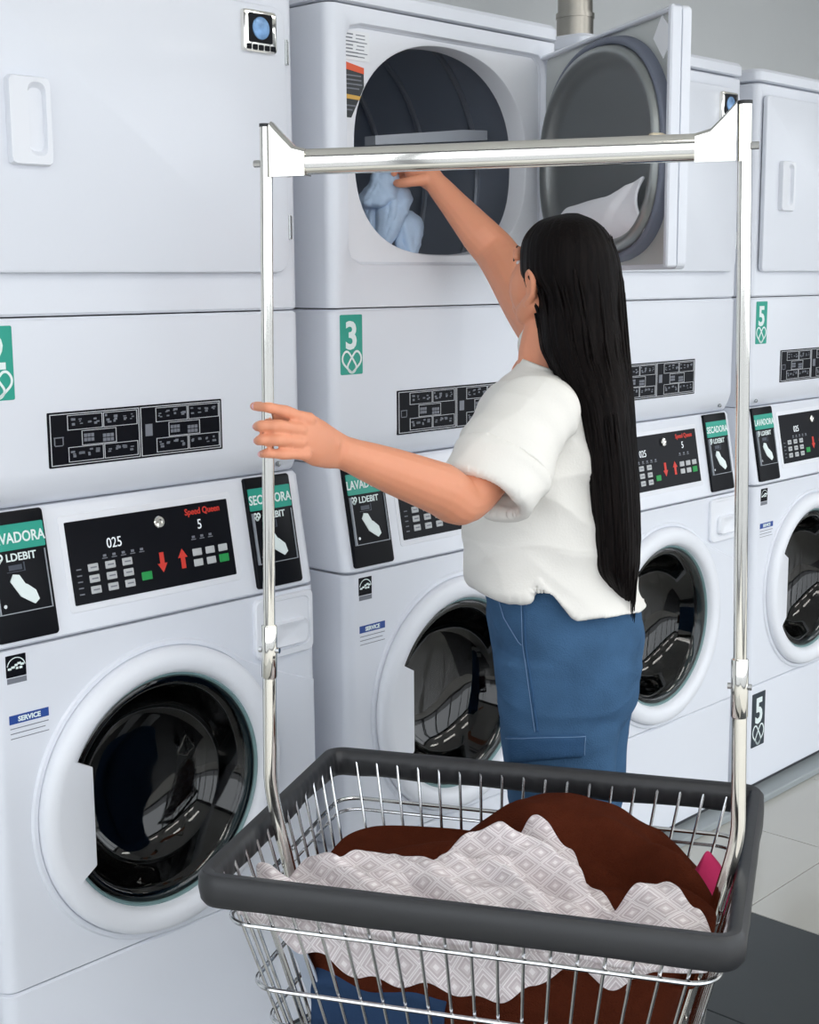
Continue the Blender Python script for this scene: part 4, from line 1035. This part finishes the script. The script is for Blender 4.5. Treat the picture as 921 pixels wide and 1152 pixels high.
# --- shoes
M_SHOE = mat('white_shoe', (228, 228, 226), .6, bump=.05); M_SOLE = mat('shoe_sole', (200, 200, 198), .7)
for lc, cx in ((.080, 640), (-.080, 648)):
    c = PO+PLf*lc+PF*((S(cx, 740, lc)-PO).dot(PF)); sh_ = MB(); so_ = MB()
    L = []; LS = []
    for u, w, h in ((-.075, .028, .05), (-.06, .036, .075), (-.02, .038, .085), (.03, .038, .075), (.08, .042, .055), (.12, .042, .042), (.15, .034, .034), (.165, .018, .026)):
        L.append([c+PF*u+PLf*w*math.cos(t*PI/8)+UP*(.022+h*max(0., math.sin(t*PI/8))) for t in range(16)])
        LS.append([c+PF*(u*1.03)+PLf*(w+.005)*math.cos(t*PI/8)+UP*(.001 if math.sin(t*PI/8) < 0 else .026) for t in range(16)])
    sh_.loops(L, True, True); so_.loops(LS, True, True)
    o = pchild('shoe', sh_.mesh('shoe', True, 60), M_SHOE); pchild('sole', so_.mesh('sole', True, 50), M_SOLE, o)
    an = MB(); chain(an, [(c+UP*.05-PF*.01, .036), (c+UP*max(.1, shoe_z+.05)-PF*.01, .040)], 14); pchild('sock', an.mesh('sock', True), M_SHOE)
# --- hair
def hair_mat():
    m = bpy.data.materials.new('black_hair'); m.use_nodes = True; nt = m.node_tree; b = nt.nodes['Principled BSDF']
    b.inputs['Roughness'].default_value = .5; b.inputs['Specular IOR Level'].default_value = .08
    tc = nt.nodes.new('ShaderNodeTexCoord'); mp = nt.nodes.new('ShaderNodeMapping'); mp.inputs['Scale'].default_value = (260, 260, 3); nz = nt.nodes.new('ShaderNodeTexNoise'); nz.inputs['Scale'].default_value = 1; nz.inputs['Detail'].default_value = 3
    nt.links.new(tc.outputs['Object'], mp.inputs[0]); nt.links.new(mp.outputs[0], nz.inputs['Vector'])
    rp = nt.nodes.new('ShaderNodeValToRGB'); rp.color_ramp.elements[0].position = .35; rp.color_ramp.elements[1].position = .75
    rp.color_ramp.elements[0].color = (*lin((9, 7, 8)), 1); rp.color_ramp.elements[1].color = (*lin((24, 18, 17)), 1)
    bp = nt.nodes.new('ShaderNodeBump'); bp.inputs['Strength'].default_value = .5; bp.inputs['Distance'].default_value = .002
    nt.links.new(nz.outputs[0], rp.inputs[0]); nt.links.new(rp.outputs[0], b.inputs['Base Color']); nt.links.new(nz.outputs[0], bp.inputs['Height']); nt.links.new(bp.outputs[0], b.inputs['Normal']); return m
M_HAIR = hair_mat()
hr = [(636, 240, 650, 240, .014), (612, 246, 668, 248, .056), (599, 255, 681, 260, .080), (589, 270, 690, 276, .096), (586, 290, 696, 296, .102), (588, 312, 699, 318, .102), (600, 332, 701, 338, .098), (603, 360, 703, 362, .092),
      (608, 392, 706, 392, .086), (622, 420, 708, 420, .092), (634, 450, 710, 450, .098), (643, 490, 712, 490, .100), (648, 530, 715, 530, .100), (652, 565, 717, 565, .098), (655, 600, 718, 600, .094), (659, 632, 717, 632, .084), (674, 655, 714, 655, .060), (692, 674, 709, 674, .030)]
hn = 160; HRW = []
def hlc(y): return .004+.084*smooth_(320, 470, y)
for fx, fy, bx, by, w in hr:
    r0 = ring(fx, fy, bx, by, w, hlc((fy+by)/2), n=hn, e=2.1); HRW.append(r0)
def cr_rows(R, k=5):
    out = []
    for i in range(len(R)-1):
        r0, r1, r2, r3 = R[max(i-1, 0)], R[i], R[i+1], R[min(i+2, len(R)-1)]
        for q in range(k):
            t = q/k; out.append([.5*((2*b)+(c-a)*t+(2*a-5*b+4*c-d)*t*t+(3*b-a-3*c+d)*t**3) for a, b, c, d in zip(r0, r1, r2, r3)])
    return out+[R[-1]]
HRW = cr_rows(HRW)
for j, r_ in enumerate(HRW):
    c = sum(r_, Vector())/len(r_)
    for i, p in enumerate(r_):
        a = 2*PI*i/hn; g = noise.noise(Vector((math.cos(a)*9, math.sin(a)*9, j*.025)))*.5+noise.noise(Vector((math.cos(a)*26, math.sin(a)*26, j*.03)))*.35
        d = p-c; d.z = 0
        r_[i] = p+d.normalized()*(.0045*g)*min(1, j/12)
hb = MB().loops(HRW, True, True)
pchild('hair', hb.mesh('hair', True), M_HAIR)
rnd = random.Random(2)
locks = MB()
def hring(y):
    """hair outline interpolated at photograph height y"""
    return [interp(y, [(h[1], h[k]) for h in hr]) for k in (0, 2, 4)]
for i in range(300):
    a = rnd.random()*2*PI; y0 = 380+rnd.random()*150; y1 = 585+75*(.5-.5*math.cos(a))+rnd.random()*45; P = []
    if i < 60: y0 = 255+rnd.random()*40
    for k in range(9):
        y = y0+(y1-y0)*k/8; fx, bx, w = hring(min(y, 660)); lc_ = hlc(y); A, B = S(fx, y, lc_), S(bx, y, lc_); c = (A+B)/2; h = (A-B)/2
        f = .985+.02*math.sin(k*.7+i)+.05*max(0, k-6)*(rnd.random()-.6)
        P.append(c+h*math.cos(a)*f+PLf*w*math.sin(a)*f)
    r0 = .0016+.0018*rnd.random()
    locks.tube(P, [r0*.3, r0, r0, r0, r0, r0, r0*.9, r0*.6, r0*.12], 5)
o = pchild('hair_strands', locks.mesh('hair_strands', True), M_HAIR); o['kind'] = 'stuff'
# ------------------------------------------------------------------ the garment being pulled from the drum
M_SKY = mat('light_blue_cotton', (176, 197, 222), .85, bump=.15, bscale=240, var=.06, spec=.15)
bs = MB()
def drape(rows_, D, amp, seed):
    L = []
    for k, (xl, xr, y, d) in enumerate(rows_):
        row = []
        for j in range(40):
            t = 2*PI*j/40; c, s_ = math.cos(t), math.sin(t); x = (xl+xr)/2+(xr-xl)/2*math.copysign(abs(c)**.8, c)
            dd = D+d*s_+amp*wr(x*.012, y*.004, 1.2, 3, 10, seed); row.append(at(x, y, dd))
        L.append(row)
    bs.loops(L, True, True)
drape([(431, 441, 190, .008), (420, 446, 198, .018), (411, 449, 212, .026), (404, 446, 222, .03), (403, 436, 229, .026), (415, 428, 232, .012)], 2.765, .010, 1.)
drape([(412, 432, 216, .012), (405, 436, 228, .02), (402, 432, 250, .024), (406, 430, 268, .024), (415, 428, 279, .02), (420, 426, 284, .006)], 2.79, .012, 3.)
drape([(438, 446, 205, .012), (432, 460, 214, .020), (428, 464, 224, .024), (424, 460, 240, .026), (421, 448, 258, .024), (420, 438, 274, .02), (424, 432, 283, .008)], 2.775, .010, 5.)
drape([(452, 463, 236, .012), (448, 472, 246, .020), (447, 474, 256, .022), (447, 471, 272, .02), (450, 468, 284, .016), (455, 464, 290, .006)], 2.80, .010, 7.)
gm = remesh(bs, 'garment', .0025, 3)
displace(gm, lambda q: .0045*wr(q.dot(PF), q.z, 1.25, 6, 24, 2.)+.0025*wr(q.dot(PF), q.z, .6, 10, 34, 9.))
o = link('garment', gm, M_SKY)
tag(o, 'light blue garment held by the hand in the dryer opening', 'clothing')

# ------------------------------------------------------------------ bezel reflection in the open door's pan, modelled as a white cloth
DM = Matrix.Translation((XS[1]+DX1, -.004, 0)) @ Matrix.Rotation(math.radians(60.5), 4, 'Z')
def pan_reflection(u, v):
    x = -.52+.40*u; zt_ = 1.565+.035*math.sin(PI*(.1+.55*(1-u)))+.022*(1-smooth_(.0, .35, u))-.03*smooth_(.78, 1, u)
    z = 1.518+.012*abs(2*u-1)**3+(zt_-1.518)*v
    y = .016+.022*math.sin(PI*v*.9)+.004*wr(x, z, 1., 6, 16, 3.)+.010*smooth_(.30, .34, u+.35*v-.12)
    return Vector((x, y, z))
cloth('cloth', mat('reflection_white', (238, 240, 246), .9, spec=.1, bump=.1, bscale=200), pan_reflection, 50, 20, .006, 'white bezel reflection in the steel pan of the open dryer door, modelled as a cloth', cat='cloth', parent_mat=DM)
